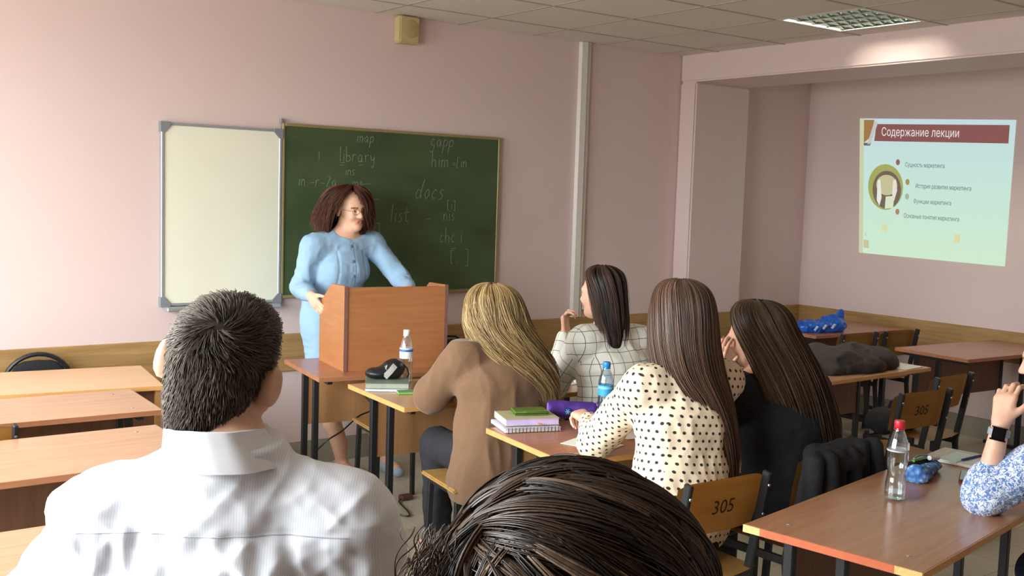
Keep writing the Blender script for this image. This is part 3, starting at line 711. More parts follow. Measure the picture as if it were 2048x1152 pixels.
G().prism([(-.012, .13), (.012, .13), (.012, .185), (-.012, .185)], lambda u, v, d: Vector((d * math.cos(2.6 + u / .034), d * math.sin(2.6 + u / .034), v)), .0335, .0345).build('label_patch', plain('red_white_label', (214, 200, 204), .5, .4, 60), b3)

def book(label, x, y, z, w, d, h, ang, cover, pages, name='book', group=None, hard=.0025):
    o = empty(name, (x, y, z), math.radians(ang), label, 'book' if name == 'book' else 'notebook', group)
    G().box((-w / 2 + .003, -d / 2 + .003, hard), (w / 2 - .003, d / 2 - .003, h - hard)).build('pages', pages, o)
    G().box((-w / 2, -d / 2, 0), (w / 2, d / 2, hard), .0008).build('back_cover', cover, o)
    G().box((-w / 2, -d / 2, h - hard), (w / 2, d / 2, h), .0008).build('front_cover', cover, o)
    G().box((-w / 2 - .001, d / 2 - .003, 0), (w / 2 + .001, d / 2 + .0015, h), .0008).build('spine', cover, o)
    return o
P_ = plain
book('thin pale notebook at the bottom under the grey-green book', .60, -1.475, DZ, .20, .165, .010, -32, P_('pale_blue_cover', (196, 210, 222), .5), M['paper'], 'notebook')
book('thick grey-green book under the black pouch', .605, -1.465, DZ + .0105, .205, .165, .026, -30, P_('grey_green_cover', (116, 128, 112), .5), P_('grey_pages', (160, 164, 150), .8), 'book')
np_ = empty('sticky_note_pad', (.625, -1.625, DZ), math.radians(-20), 'small bright green note pad in front of the grey-green book', 'note pad')
G().box((-.05, -.028, 0), (.05, .028, .010), .001).build('paper_block', P_('green_paper', (120, 176, 92), .7), np_)
G().box((-.05, -.028, .0102), (.05, .028, .0112)).build('top_sheet', P_('dull_green_sheet', (108, 140, 84), .7), np_)
pp = empty('open_exercise_book', (.845, -1.515, DZ), math.radians(-28), 'open exercise book with handwritten pages by the blonde woman', 'notebook')
for s in (-1, 1):
    G().grid(lambda u, v, s=s: Vector((s * u * .105, (v - .5) * .165, .002 + .006 * math.sin(PI * u ** .7) * (1 - u))), 8, 2).build('page', M['paper_c'], pp, smooth=True, thick=.0015)
    for k in range(7): G().box((min(s * .02, s * .095), -.062 + k * .018, .0085 if False else .0066), (max(s * .02, s * .095), -.0605 + k * .018, .0072)).build('written_line', P_('grey_ink', (150, 150, 140), .8), pp)
pk = G().box((-.05, -.07, 0), (.05, .07, .002)).build('pink_sheet', P_('pink_paper', (232, 122, 118), .7), None, (.945, -1.46, DZ + .010), (0, 0, .5)); tag(pk, 'pink sheet of paper beside the open exercise book', 'paper')

# black pouch with a white stripe, on the grey-green book
bz = DZ + .0368
pc = empty('black_pouch', (.635, -1.415, bz), math.radians(-22), 'soft black pouch with a white stripe lying on the book', 'pouch')
def pouch_disp(P): return .004 * vnoise(P, 28, 1) + .002 * vnoise(P, 60, 2)
soft('pouch_body', [('e', (-.035, 0, .026), (.075, .055, .028), None, .03), ('e', (.028, .005, .045), (.055, .052, .047), None, .04), ('cut', (0, 0, -1), (0, 0, .001))], .004, P_('black_nylon', (30, 30, 33), .38, .2, 70), pc, disp=pouch_disp)
g = G(); g.grid(lambda u, v: Vector((-.022 + u * .050 - (v - .5) * .020, -.060 + .010 * abs(u - .5) + .012 * max(0, u - .6), .014 + u * .056 + (v - .5) * .020)), 8, 3)
g.build('white_stripe', P_('white_webbing', (236, 236, 228), .6), pc, smooth=True, thick=.006)
g = G(); g.tube([(-.02, -.05, .062), (-.012, -.056, .07), (-.018, -.06, .055), (-.012, -.06, .05)], .0035, 6).build('zip_pull', M['screw'], pc)
G().tube([(.068, -.02, .07), (.09, -.015, .05), (.1, -.01, .02), (.095, 0, .004)], .004, 6).build('strap', M['blackplastic'], pc)

# purple pencil case
pu = empty('purple_pencil_case', (.955, -2.41, DZ), math.radians(-34), 'purple zip pencil case with a round blue emblem', 'pencil case')
soft('case_body', [('c', (-.085, 0, .036), (.085, 0, .035), .039, .036, .02), ('cut', (0, 0, -1), (0, 0, .0005)), ('cut', (-1, 0, 0), (-.098, 0, 0)), ('cut', (1, 0, 0), (.104, 0, 0))], .004, P_('purple_nylon', (74, 44, 126), .5, .25, 40), pu, disp=lambda P: .004 * vnoise(P, 22, 3))
G().lathe([(0, 0), (.031, 0), (.033, .003), (.028, .007), (0, .008)], 20).build('lilac_end', P_('lilac_nylon', (146, 104, 206), .5), pu, (-.096, 0, .034), (0, -PI / 2, 0), True)
G().lathe([(0, 0), (.017, 0), (.016, .003), (0, .0035)], 20).build('round_emblem', P_('emblem_blue', (44, 62, 120), .4, .5, 120), pu, (-.02, -.0375, .036), (PI / 2, 0, 0), True)
g = G()
for k in range(3):
    a = k * PI / 3; g.bar((-.02 - .011 * math.cos(a), -.0412, .036 - .011 * math.sin(a)), (-.02 + .011 * math.cos(a), -.0412, .036 + .011 * math.sin(a)), .003, .001, (0, 1, 0))
g.build('emblem_star', P_('emblem_light', (150, 190, 220), .4), pu)
G().tube([(-.09, -.004, .0695), (0, -.006, .0705), (.09, -.004, .069)], .0035, 6).build('zip', P_('dark_zip', (48, 26, 86), .5), pu)
G().tube([(.09, 0, .066), (.105, -.01, .072), (.112, -.012, .06), (.104, -.006, .05)], .0035, 6).build('end_loop', P_('violet_tape', (110, 70, 170), .5), pu)

# stack on the second-row desk
sn = book('white spiral notebook at the bottom of the second-row stack', .685, -2.45, DZ, .235, .185, .016, -18, P_('white_card', (214, 206, 226), .5), M['paper'], 'notebook')
for k in range(15):
    x = -.105 + k * .015; G().tube([(x, -.097, .0), (x, -.100, .008), (x, -.097, .018), (x + .003, -.088, .0175)], .0016, 5).build('spiral_ring', M['blackplastic'], sn)
bk = book('thick planner with lilac page edges under the green case', .70, -2.435, DZ + .0195, .225, .165, .028, -20, P_('cream_cover', (186, 180, 140), .5), P_('lilac_page_edges', (206, 186, 232), .7), 'book')
G().box((.02, -.105, .008), (.032, -.075, .0095)).build('ribbon', P_('orange_ribbon', (216, 150, 60), .6), bk)
gc = empty('green_case', (.715, -2.43, DZ + .048), math.radians(-22), 'dull green flat glasses case on top of the planner', 'case')
G().box((-.075, -.042, 0), (.075, .042, .020), .008, 3).build('case_shell', P_('green_leatherette', (92, 114, 44), .5, .2, 50), gc, smooth=True)
G().tube([(-.072, -.043, .010), (.072, -.043, .010)], .0014, 5).build('closing_seam', P_('dark_green_seam', (52, 70, 26), .6), gc)
tag(G().box((-.07, -.10, 0), (.07, .10, .0015)).build('loose_sheet', M['paper'], None, (.73, -2.81, DZ), (0, 0, .35)), 'loose white sheet under the hand of the polka-dot woman', 'paper')
tag(G().box((-.10, -.14, 0), (.10, .14, .0015)).build('writing_sheet', M['paper'], None, (1.03, -2.70, DZ), (0, 0, -.2)), 'white writing sheet at the pen hand of the polka-dot woman', 'paper')

# things in front of the woman in the checked shirt
cp = empty('navy_hat', (1.66, -1.50, DZ), math.radians(10), 'dark navy peaked hat lying on the front-row desk', 'hat')
soft('crown', [('e', (0, .02, .045), (.085, .085, .075), None, .02), ('cut', (0, 0, -1), (0, 0, .035))], .005, P_('navy_cloth', (38, 46, 78), .8, .2, 40), cp, disp=lambda P: .004 * vnoise(P, 20, 4))
soft('grey_band', [('e', (0, .02, .028), (.089, .089, .022), None, .01), ('cut', (0, 0, -1), (0, 0, .001))], .005, P_('grey_band', (104, 104, 104), .7), cp)
soft('visor', [('e', (0, -.06, .02), (.075, .07, .012), None, .01)], .004, P_('black_visor', (24, 24, 26), .5), cp)
oc = empty('orange_pencil_case', (1.55, -1.60, DZ), .4, 'orange and white pencil case beside the navy hat', 'pencil case')
G().box((-.07, -.03, 0), (.07, .03, .035), .012, 3).build('case_body', P_('orange_plastic', (214, 84, 48), .45), oc, smooth=True)
G().box((-.071, -.031, .012), (-.01, .031, .022), .001).build('white_band', M['paper'], oc)
tag(G().box((-.13, -.09, 0), (.13, .09, .0015)).build('lecture_notes', M['paper'], None, (1.50, -1.71, DZ), (0, 0, .1)), 'sheet of lecture notes before the woman in the checked shirt', 'paper')

# behind the lectern
bg = empty('dark_satchel', (1.36, -.83, DZ), math.radians(-8), 'dark satchel lying behind the right end of the lectern', 'bag')
soft('satchel_body', [('c', (-.09, 0, .055), (.12, 0, .055), .05, .045, .02, (0, 1, 0), 1.6), ('cut', (0, 0, -1), (0, 0, .001))], .006, M['fabric_black'], bg, disp=lambda P: .006 * vnoise(P, 16, 5))
G().tube([(-.07, .0, .10), (-.03, .0, .125), (.04, .0, .122), (.08, .0, .098)], .007, 6).build('carry_strap', M['blackplastic'], bg)

# jacket heap, blue plastic bag, black bag
jk = empty('crumpled_jacket', (3.22, -2.10, DZ), 0, 'dark brown jacket heaped on the middle-column desk', 'jacket')
def folds(amp, f, seed, st=(1, 1, 1)):
    def d(P):
        q = np.asarray(P) * np.array(st); n = vnoise(q, f, seed); m_ = vnoise(q, f * 2.3, seed + 1)
        return amp * (1 - 2 * np.abs(n)) + amp * .45 * (1 - 2 * np.abs(m_)) + amp * .2 * vnoise(q, f * 5, seed + 2)
    return d
M['jacket'] = P_('brown_grey_cloth', (54, 47, 44), .85, .15, 120, bmp=.3)
soft('jacket_body', [('e', (-.12, .02, .05), (.16, .17, .085), None, .05), ('e', (.08, -.02, .045), (.20, .16, .08), None, .05), ('e', (.25, -.08, .035), (.12, .08, .05), None, .04), ('e', (-.22, -.05, .02), (.10, .10, .04), None, .04), ('cut', (0, 0, -1), (0, 0, .001))], .007, M['jacket'], jk, disp=folds(.020, 7, 6))
soft('sleeve', [('c', (-.16, -.13, .03), (-.02, -.16, .035), .035, .038, .02), ('c', (-.02, -.16, .035), (.10, -.17, .03), .038, .032, .02), ('cut', (0, 0, -1), (0, 0, .001))], .006, M['jacket'], jk, disp=folds(.008, 16, 9))
tag(G().box((-.10, -.07, 0), (.10, .07, .004), .001).build('closed_copybook', M['paper'], None, (3.60, -2.24, DZ), (0, 0, .1)), 'white copybook at the edge of the desk with the jacket', 'notebook')
bb = empty('blue_plastic_bag', (4.52, -.95, DZ), math.radians(-20), 'shiny blue plastic bag on the corner desk', 'bag')
M['bluebag'] = P_('blue_film', (34, 92, 190), .25, .35, 22)
soft('bag_body', [('e', (-.06, 0, .03), (.15, .10, .045), None, .03), ('e', (.10, .0, .055), (.09, .08, .065), None, .04), ('cut', (0, 0, -1), (0, 0, .001))], .006, M['bluebag'], bb, disp=folds(.012, 15, 12))
soft('bag_handle', [('c', (.11, 0, .09), (.155, .0, .135), .03, .022, .02, (0, 1, 0), .35), ('c', (.155, 0, .135), (.17, 0, .08), .022, .02, .02, (0, 1, 0), .35)], .005, M['bluebag'], bb, disp=folds(.004, 20, 14))
for k, (x, z) in enumerate(((-.11, .035), (-.04, .045), (.03, .05), (.06, .045))):
    G().bar((x - .012, -.108 + .03 * (k == 3), z - .014), (x + .012, -.108 + .03 * (k == 3), z + .016), .012, .012, (0, 1, 0)).build('white_print', P_('white_ink', (190, 210, 236), .4), bb)
kb = empty('black_bag', (3.20, -2.47, .463), .1, 'black soft bag lying on a school chair seat', 'bag')
soft('bag_body', [('c', (-.13, 0, .06), (.13, 0, .055), .065, .06, .03, (0, 1, 0), 1.5), ('cut', (0, 0, -1), (0, 0, .0))], .007, M['fabric_black'], kb, disp=folds(.008, 12, 16))
G().tube([(-.10, 0, .11), (-.06, .0, .16), (.03, .0, .165), (.09, .0, .11)], .008, 6).build('carry_strap', M['blackplastic'], kb)

# things on the nearest large desk
A10 = math.radians(10)
fp = empty('floral_pencil_pouch', (1.475, -3.725, DZ), math.radians(12), 'open blue flowery pencil pouch beside the red-capped bottle', 'pencil case')
m, t, b = new_mat('blue_flower_cloth')
vo = N(t, 'TexVoronoi'); vo.inputs['Scale'].default_value = 60; t.links.new(coords(t), vo.inputs['Vector'])
t.links.new(ramp(t, vo.outputs['Distance'], [(.1, lin((226, 232, 240))), (.35, lin((110, 156, 212))), (.8, lin((52, 98, 172)))]), b.inputs['Base Color']); b.inputs['Roughness'].default_value = .8; M['floral'] = m
soft('pouch_body', [('c', (-.115, -.02, .022), (.10, .0, .018), .026, .016, .02, (0, 1, 0), 1.5), ('e', (-.12, -.015, .030), (.022, .03, .028), None, .02), ('c', (-.08, .012, .046), (.085, .012, .042), .014, .014, .012, None, 1, '-'), ('cut', (0, 0, -1), (0, 0, .001))], .004, M['floral'], fp, disp=folds(.003, 30, 18))
soft('lining', [('c', (-.08, .022, .034), (.085, .022, .030), .020, .018, .01)], .004, P_('black_lining', (22, 20, 24), .8), fp)
G().tube([(-.06, .016, .056), (.07, .008, .050)], .0055, 8).build('green_pen', P_('green_plastic', (70, 140, 44), .4), fp)
G().tube([(.035, -.004, .054), (.098, -.012, .046)], .0085, 8).build('white_marker', M['white'], fp)
G().tube([(-.02, .03, .055), (.03, .034, .057), (.08, .02, .052), (.1, .0, .045)], .003, 6).build('zip_edge', P_('lilac_zip', (150, 150, 196), .5), fp)
nb = empty('pocket_notebook', (1.79, -3.70, DZ), math.radians(8), 'open pocket notebook with mint pages and a blue pen', 'notebook')
G().box((-.09, -.075, 0), (.09, .075, .007), .001).build('cover', M['paper'], nb)
G().box((-.086, .002, .0072), (.086, .072, .011)).build('mint_page', P_('mint_paper', (206, 226, 216), .8), nb)
G().box((-.086, -.072, .0072), (.086, -.002, .010)).build('white_page', M['paper'], nb)
G().tube([(-.05, -.005, .016), (.08, -.02, .015)], .0045, 8).build('blue_pen', P_('blue_pen', (34, 44, 120), .4), nb)
ph = empty('smartphone', (1.575, -3.845, DZ), math.radians(28), 'dark smartphone in a red-brown case beside the flowery pouch', 'phone')
G().box((-.075, -.038, 0), (.075, .038, .009), .004, 2).build('phone_case', P_('maroon_case', (110, 40, 38), .5), ph)
G().box((-.070, -.034, .0088), (.070, .034, .0098)).build('screen', P_('dark_screen', (96, 84, 88), .12), ph)

# power cord trailing from the lectern to the floor
cdp = [(.86, -.63, .60), (.90, -.80, .50), (.80, -.82, .46), (.69, -.85, .40), (.60, -.86, .36), (.55, -.80, .27), (.53, -.72, .10), (.56, -.70, .012), (.68, -.86, .009), (.82, -1.10, .009), (.88, -1.22, .009), (.92, -1.16, .009), (.97, -.98, .009), (1.02, -.94, .009)]
def crom(p, n=6):
    p = [Vector(q) for q in p]; o = []
    for i in range(len(p) - 1):
        a, b_, c_, d_ = p[max(i - 1, 0)], p[i], p[i + 1], p[min(i + 2, len(p) - 1)]
        for k in range(n):
            t_ = k / n; o.append(.5 * ((2 * b_) + (c_ - a) * t_ + (2 * a - 5 * b_ + 4 * c_ - d_) * t_ ** 2 + (3 * b_ - a - 3 * c_ + d_) * t_ ** 3))
    return o + [p[-1]]
cd = empty('power_cord', (0, 0, 0), 0, 'black power cord drooping from the lectern desk to the floor', 'cord')
G().tube(crom(cdp), .0042, 6).build('cable', M['blackplastic'], cd, smooth=True)
G().box((1.0, -.965, .002), (1.07, -.915, .028), .006).build('plug', P_('brown_plug', (96, 60, 50), .5), cd)
# ================================================================== people
V3 = lambda *a: np.array(a, float)
def unit(v): v = np.array(v, float); return v / (np.linalg.norm(v) + 1e-12)
def frame(fwd, up=(0, 0, 1), roll=0.0):
    """columns: right, forward, up of a head or hand"""
    f = unit(fwd); r = unit(np.cross(f, up)); u = np.cross(r, f)
    if roll: r, u = r * math.cos(roll) + u * math.sin(roll), u * math.cos(roll) - r * math.sin(roll)
    return np.stack([r, f, u], 1)
def head_prims(c, R, s=1.0, ears=1.0, mouth=False):
    c = np.array(c, float); L = lambda x, y, z: c + R @ (V3(x, y, z) * s)
    E = lambda p, r, k=.02, op='+': ('e', L(*p), tuple(q * s for q in r), R, k * s, op)
    C = lambda a, b, ra, rb, k=.012, op='+': ('c', L(*a), L(*b), ra * s, rb * s, k * s, None, 1.0, op)
    pr = [E((0, -.012, .032), (.075, .095, .083)), E((0, .036, -.03), (.060, .058, .080), .03), E((0, .058, -.088), (.036, .032, .026), .03),
          C((-.045, .0, -.07), (0, .06, -.092), .018, .02, .03), C((.045, .0, -.07), (0, .06, -.092), .018, .02, .03),
          E((0, .074, .024), (.052, .020, .014), .02),
          E((.030, .096, .004), (.017, .012, .012), .012, '-'), E((-.030, .096, .004), (.017, .012, .012), .012, '-'),
          E((.034, .074, -.03), (.022, .018, .018), .02), E((-.034, .074, -.03), (.022, .018, .018), .02),
          E((.030, .080, .003), (.013, .012, .011), .004), E((-.030, .080, .003), (.013, .012, .011), .004),
          C((0, .092, .006), (0, .111, -.026), .008, .0115, .012), E((.011, .100, -.029), (.008, .009, .007), .006), E((-.011, .100, -.029), (.008, .009, .007), .006),
          E((0, .092, -.054), (.022, .009, .006), .006), E((0, .089, -.066), (.019, .010, .007), .006), E((0, .085, -.094), (.018, .014, .014), .015)]
    if mouth: pr.append(E((0, .098, -.060), (.010, .012, .0040), .003, '-'))
    for sd in (-1, 1):
        pr += [E((sd * .079, -.008, -.010), (.008, .019, .031), .008), E((sd * (.088 + .02 * (ears - 1)), -.018, -.002), (.008 + .02 * (ears - 1), .014, .026 * ears), .008), E((sd * .085, -.004, -.032), (.006, .010, .012), .006),
               E((sd * .093, .0, -.008), (.007, .010, .016), .005, '-')]
    return pr
def hand_prims(w, d, n, side, curl=(25, 30, 20), spread=4, thumb=(35, 20), s=1.0):
    """w wrist, d finger direction, n palm-facing normal, side +1 right hand / -1 left"""
    w = np.array(w, float); d = unit(d); n = unit(n - d * np.dot(n, d)); lat = np.cross(d, n) * side     # lat points to the thumb side
    pr = []
    bases = []
    for k, (o, L0) in enumerate(((.027, .088), (.009, .092), (-.010, .088), (-.027, .080))):
        kn = w + d * L0 * s + lat * o * s; pr.append(('c', w + lat * o * .55 * s + d * .012, kn, .0155 * s, .0115 * s, .014)); bases.append(kn)
    for k, Ls in enumerate(((.042, .026, .020), (.046, .029, .021), (.042, .027, .020), (.033, .021, .018))):
        p = bases[k]; dd = unit(d + lat * math.tan(math.radians(spread * (1.5 - k)))); nn = n.copy(); a = 0
        for q, L0 in enumerate(Ls):
            a = math.radians(curl[q] * (1 + .08 * k)); dd, nn = unit(dd * math.cos(a) + nn * math.sin(a)), unit(nn * math.cos(a) - dd * math.sin(a))
            e_ = p + dd * L0 * s; r0 = (.0092, .0084, .0076)[q] * s * (.88 if k == 3 else 1); pr.append(('c', p, e_, r0, r0 * .90, .004)); p = e_
    p = w + lat * .018 * s + d * .020 * s; a, c_ = math.radians(thumb[0]), math.radians(thumb[1])
    dd = unit(d * math.cos(a) + lat * math.sin(a) + n * .25)
    for q, L0 in enumerate((.048, .034, .026)):
        e_ = p + dd * L0 * s; r0 = (.0145, .0105, .0092)[q] * s; pr.append(('c', p, e_, r0, (.0112, .0095, .0075)[q] * s, .010 if q == 0 else .004)); p = e_
        dd = unit(dd * math.cos(c_) + (d * .8 - lat * .2) * math.sin(c_))
    return pr
def skin_mat(name, c, c2):
    m, t, b = new_mat(name)
    at = N(t, 'Attribute'); at.attribute_name = 'tint'
    f = noise(t, coords(t), 45, 4); r = ramp(t, f, [(.3, lin(c)), (.75, lin(c2))])
    mx = N(t, 'MixRGB', blend_type='MULTIPLY'); mx.inputs[0].default_value = 1; t.links.new(r, mx.inputs[1]); t.links.new(at.outputs['Color'], mx.inputs[2])
    t.links.new(mx.outputs[0], b.inputs['Base Color']); b.inputs['Roughness'].default_value = .5
    b.inputs['Subsurface Weight'].default_value = .12; b.inputs['Subsurface Radius'].default_value = (.012, .005, .003)
    return m
M['skin'] = skin_mat('skin', (222, 172, 144), (232, 186, 160))
def body_mesh(label, base, prims, h, heads, group='people in the classroom', mat='skin'):
    lo, hi = bounds(prims); P, Qd = Field(lo, hi, h).add(prims).mesh(1)
    me = np_mesh('person', P, Qd, base); o = link('person', me, M[mat], None, base); tag(o, label, 'person', group)
    tint = np.ones((len(P), 4), np.float32)
    for (c, R, s) in heads:                                        # lips, brows and eyes by place on the face
        q = ((P - np.array(c)) @ R) / s
        def paint(mask, col): tint[mask, :3] = col
        paint((np.abs(q[:, 0]) < .024) & (q[:, 1] > .078) & (q[:, 2] > -.073) & (q[:, 2] < -.047), (.88, .58, .56))
        for sd in (-1, 1):
            paint((np.abs(q[:, 0] - sd * .032) < .020) & (q[:, 1] > .07) & (np.abs(q[:, 2] - .024 + .08 * np.abs(np.abs(q[:, 0]) - .03)) < .004), (.30, .22, .18))
            paint((np.abs(q[:, 0] - sd * .030) < .0135) & (q[:, 1] > .078) & (np.abs(q[:, 2] - .004) < .0055), (.80, .82, .85))
            paint((np.abs(q[:, 0] - sd * .030) < .0055) & (q[:, 1] > .078) & (np.abs(q[:, 2] - .004) < .0055), (.10, .08, .07))
    me.color_attributes.new('tint', 'FLOAT_COLOR', 'POINT').data.foreach_set('color', tint.ravel())
    return o
def cloth_uv(me, P, Qd, bones):
    """metres around and along the nearest bone, so prints follow each sleeve and the body"""
    Cn = P[Qd].mean(1); best = np.full(len(Cn), 9e9); bi = np.zeros(len(Cn), int)
    for k, (a, b, w, ref) in enumerate(bones):
        a = np.array(a, float); ba = np.array(b, float) - a; t0 = (Cn - a) @ ba / (ba @ ba); t = np.clip(t0, 0, 1); d = np.linalg.norm(Cn - a - t[:, None] * ba, axis=1) / w
        if k: d[t0 < (.22 if k % 2 else 0.0)] = 8e9
        m = d < best; best[m] = d[m]; bi[m] = k
    uv = np.zeros((len(Qd), 4, 2)); fn = np.cross(P[Qd[:, 2]] - P[Qd[:, 0]], P[Qd[:, 3]] - P[Qd[:, 1]]); fn /= np.linalg.norm(fn, axis=1, keepdims=True) + 1e-12
    for k, (a, b, w, ref) in enumerate(bones):
        m = bi == k
        if not m.any(): continue
        a = np.array(a, float); ax = unit(np.array(b, float) - a); x = unit(np.cross(ref, ax)); y = np.cross(ax, x)
        rad = np.median(np.linalg.norm((Cn[m] - a) - ((Cn[m] - a) @ ax)[:, None] * ax, axis=1))
        c0 = np.arctan2((Cn[m] - a) @ x, (Cn[m] - a) @ y)
        for q in range(4):
            p = P[Qd[m, q]] - a; th = np.arctan2(p @ x, p @ y); th = c0 + (th - c0 + PI) % (2 * PI) - PI
            if k == 0:                                            # body: laid flat on back, sides and shoulder tops
                lt = unit(ref); dp_ = unit(np.cross(ax, lt)); nl_, nz_ = np.abs(fn[m] @ lt), np.abs(fn[m] @ ax)
                uv[m, q, 0] = np.where((nl_ > .72) & (nz_ < .72), p @ dp_, p @ lt); uv[m, q, 1] = np.where(nz_ >= .72, p @ dp_, p @ ax); continue
            uv[m, q, 0] = th * rad; uv[m, q, 1] = p @ ax
    return uv
def garment(name, base, prims, h, m, parent, infl=0.007, disp=None, bones=None, smooth=1, extra=None):
    lo, hi = bounds(prims, .05); P, Qd = Field(lo, hi, h).add(prims, infl).mesh(smooth)
    uv = cloth_uv(None, P, Qd, bones) if bones else None
    if disp is not None: P = P + vnormals(P, Qd) * disp(P)[:, None]
    me = np_mesh(name, P, Qd, base); o = link(name, me, m, parent)
    if uv is not None:
        n = len(me.loops)
        if n == uv.size // 2: me.uv_layers.new(name='cloth').data.foreach_set('uv', uv.astype(np.float32).ravel())
    return o
def uvnode(t, scale=(1, 1, 1)):
    u = N(t, 'UVMap'); u.uv_map = 'cloth'; mp = N(t, 'Mapping'); mp.inputs['Scale'].default_value = scale; t.links.new(u.outputs[0], mp.inputs[0]); return mp.outputs[0]
def weave(t, b, v, sc=900, st=.15):
    f = noise(t, v, sc, 2); bump(t, b, f, st, .001)
def dots_mat(name, cloth, dot, pitch, r):
    m, t, b = new_mat(name); v = uvnode(t, (1 / pitch, 1 / pitch, 1)); sx = N(t, 'SeparateXYZ'); t.links.new(v, sx.inputs[0])
    def mth(op, a, c=None):
        n = N(t, 'Math', operation=op)
        for i, q in enumerate((a, c)):
            if q is None: continue
            if isinstance(q, (int, float)): n.inputs[i].default_value = q
            else: t.links.new(q, n.inputs[i])
        return n.outputs[0]
    row = mth('FLOOR', sx.outputs['Y']); off = mth('MULTIPLY', mth('MODULO', mth('ABSOLUTE', row), 2.0), .5)
    fx = mth('SUBTRACT', mth('FRACT', mth('ADD', sx.outputs['X'], off)), .5); fy = mth('SUBTRACT', mth('FRACT', sx.outputs['Y']), .5)
    d = mth('SQRT', mth('ADD', mth('MULTIPLY', fx, fx), mth('MULTIPLY', fy, fy)))
    t.links.new(ramp(t, d, [(r - .03, lin(dot)), (r + .03, lin(cloth))]), b.inputs['Base Color']); b.inputs['Roughness'].default_value = .8
    weave(t, b, uvnode(t)); return m
def check_mat(name, cloth, line, pitch, w):
    m, t, b = new_mat(name); v = uvnode(t, (1 / pitch, 1 / pitch, 1)); sx = N(t, 'SeparateXYZ'); t.links.new(v, sx.inputs[0]); outs = []
    for ax in 'XY':
        f = N(t, 'Math', operation='FRACT'); t.links.new(sx.outputs[ax], f.inputs[0]); l = N(t, 'Math', operation='LESS_THAN'); l.inputs[1].default_value = w; t.links.new(f.outputs[0], l.inputs[0]); outs.append(l.outputs[0])
    mx = N(t, 'Math', operation='MAXIMUM'); t.links.new(outs[0], mx.inputs[0]); t.links.new(outs[1], mx.inputs[1])
    t.links.new(ramp(t, mx.outputs[0], [(.2, lin(cloth)), (.8, lin(line))]), b.inputs['Base Color']); b.inputs['Roughness'].default_value = .8
    weave(t, b, uvnode(t)); return m
def stripe_mat(name, cloth, line, pitch, w):
    m, t, b = new_mat(name); v = uvnode(t, (1 / pitch, 1, 1)); sx = N(t, 'SeparateXYZ'); t.links.new(v, sx.inputs[0])
    f = N(t, 'Math', operation='FRACT'); t.links.new(sx.outputs['X'], f.inputs[0])
    t.links.new(ramp(t, f.outputs[0], [(w - .1, lin(line)), (w + .1, lin(cloth))]), b.inputs['Base Color']); b.inputs['Roughness'].default_value = .75
    b.inputs['Sheen Weight'].default_value = .1; return m
def hair_mat(name, c1, c2, c3=None, rough=.42):
    m, t, b = new_mat(name); at = N(t, 'Attribute'); at.attribute_name = 'strand'
    f = noise(t, coords(t, (90, 90, 3)), 3, 3)
    a = N(t, 'Math', operation='MULTIPLY_ADD'); a.inputs[1].default_value = .35; t.links.new(f, a.inputs[0]); t.links.new(at.outputs['Fac'], a.inputs[2])
    st = [(.25, lin(c1)), (.8, lin(c2))] + ([(1.1 if False else .98, lin(c3))] if c3 else [])
    t.links.new(ramp(t, a.outputs[0], st), b.inputs['Base Color']); b.inputs['Specular IOR Level'].default_value = .5
    gt = N(t, 'Math', operation='LESS_THAN'); gt.inputs[1].default_value = .0; t.links.new(at.outputs['Fac'], gt.inputs[0])
    ro = N(t, 'MapRange'); ro.inputs[3].default_value = rough; ro.inputs[4].default_value = .85; t.links.new(gt.outputs[0], ro.inputs[0]); t.links.new(ro.outputs[0], b.inputs['Roughness'])
    return m
def strands_mesh(name, paths, rad, vals, base, shell=None):
    """paths (n,k,3); three-sided tapering tubes"""
    n, k, _ = paths.shape; T = np.gradient(paths, axis=1); T /= np.linalg.norm(T, axis=2, keepdims=True) + 1e-9
    ref = np.cross(T[:, k // 8], T[:, -k // 3]); ln_ = np.linalg.norm(ref, axis=1, keepdims=True); alt = np.cross(T[:, k // 2], np.array([[.31, .87, .38]])); alt /= np.linalg.norm(alt, axis=1, keepdims=True) + 1e-9
    ref = np.where(ln_ > .08, ref / (ln_ + 1e-9), alt)[:, None]; A = np.cross(T, ref); A /= np.linalg.norm(A, axis=2, keepdims=True) + 1e-9; B = np.cross(T, A)
    rad = np.asarray(rad).reshape(-1, 1) if np.ndim(rad) else np.full((n, 1), rad)
    tp = np.minimum(1, np.linspace(0, 1, k) * 6 + .5) * np.minimum(1, (1.02 - np.linspace(0, 1, k)) * 5); R_ = rad * tp[None]
    ring = [paths + R_[:, :, None] * (A * math.cos(a) + B * math.sin(a)) for a in (0, 2 * PI / 3, 4 * PI / 3)]
    P = np.stack(ring, 2).reshape(-1, 3)
    i = np.arange(n)[:, None, None] * (k * 3) + np.arange(k - 1)[None, :, None] * 3; j = np.arange(3)[None, None, :]
    a0 = i + j; a1 = i + (j + 1) % 3; Fq = np.stack([a0, a1, a1 + 3, a0 + 3], -1).reshape(-1, 4)
    val = np.repeat(vals, k * 3)
    if shell is not None:
        sp, sq = shell; Fq = np.concatenate([Fq, sq + len(P)]); P = np.concatenate([P, sp]); val = np.concatenate([val, np.full(len(sp), -.08)])
    me = np_mesh(name, P, Fq, base); me.attributes.new('strand', 'FLOAT', 'POINT').data.foreach_set('value', val.astype(np.float32))
    return me
def smooth_rows(T, n=160):
    o = []; k = len(T)
    for x in np.linspace(0, k - 1, n):
        i = min(int(x), k - 2); t = x - i; a, b, c, d = T[max(i - 1, 0)], T[i], T[i + 1], T[min(i + 2, k - 1)]
        o.append(.5 * (2 * b + (c - a) * t + (2 * a - 5 * b + 4 * c - d) * t * t + (3 * b - a - 3 * c + d) * t ** 3))
    o = np.array(o)
    for _ in range(30): o[1:-1] = .5 * o[1:-1] + .25 * (o[:-2] + o[2:])
    return o
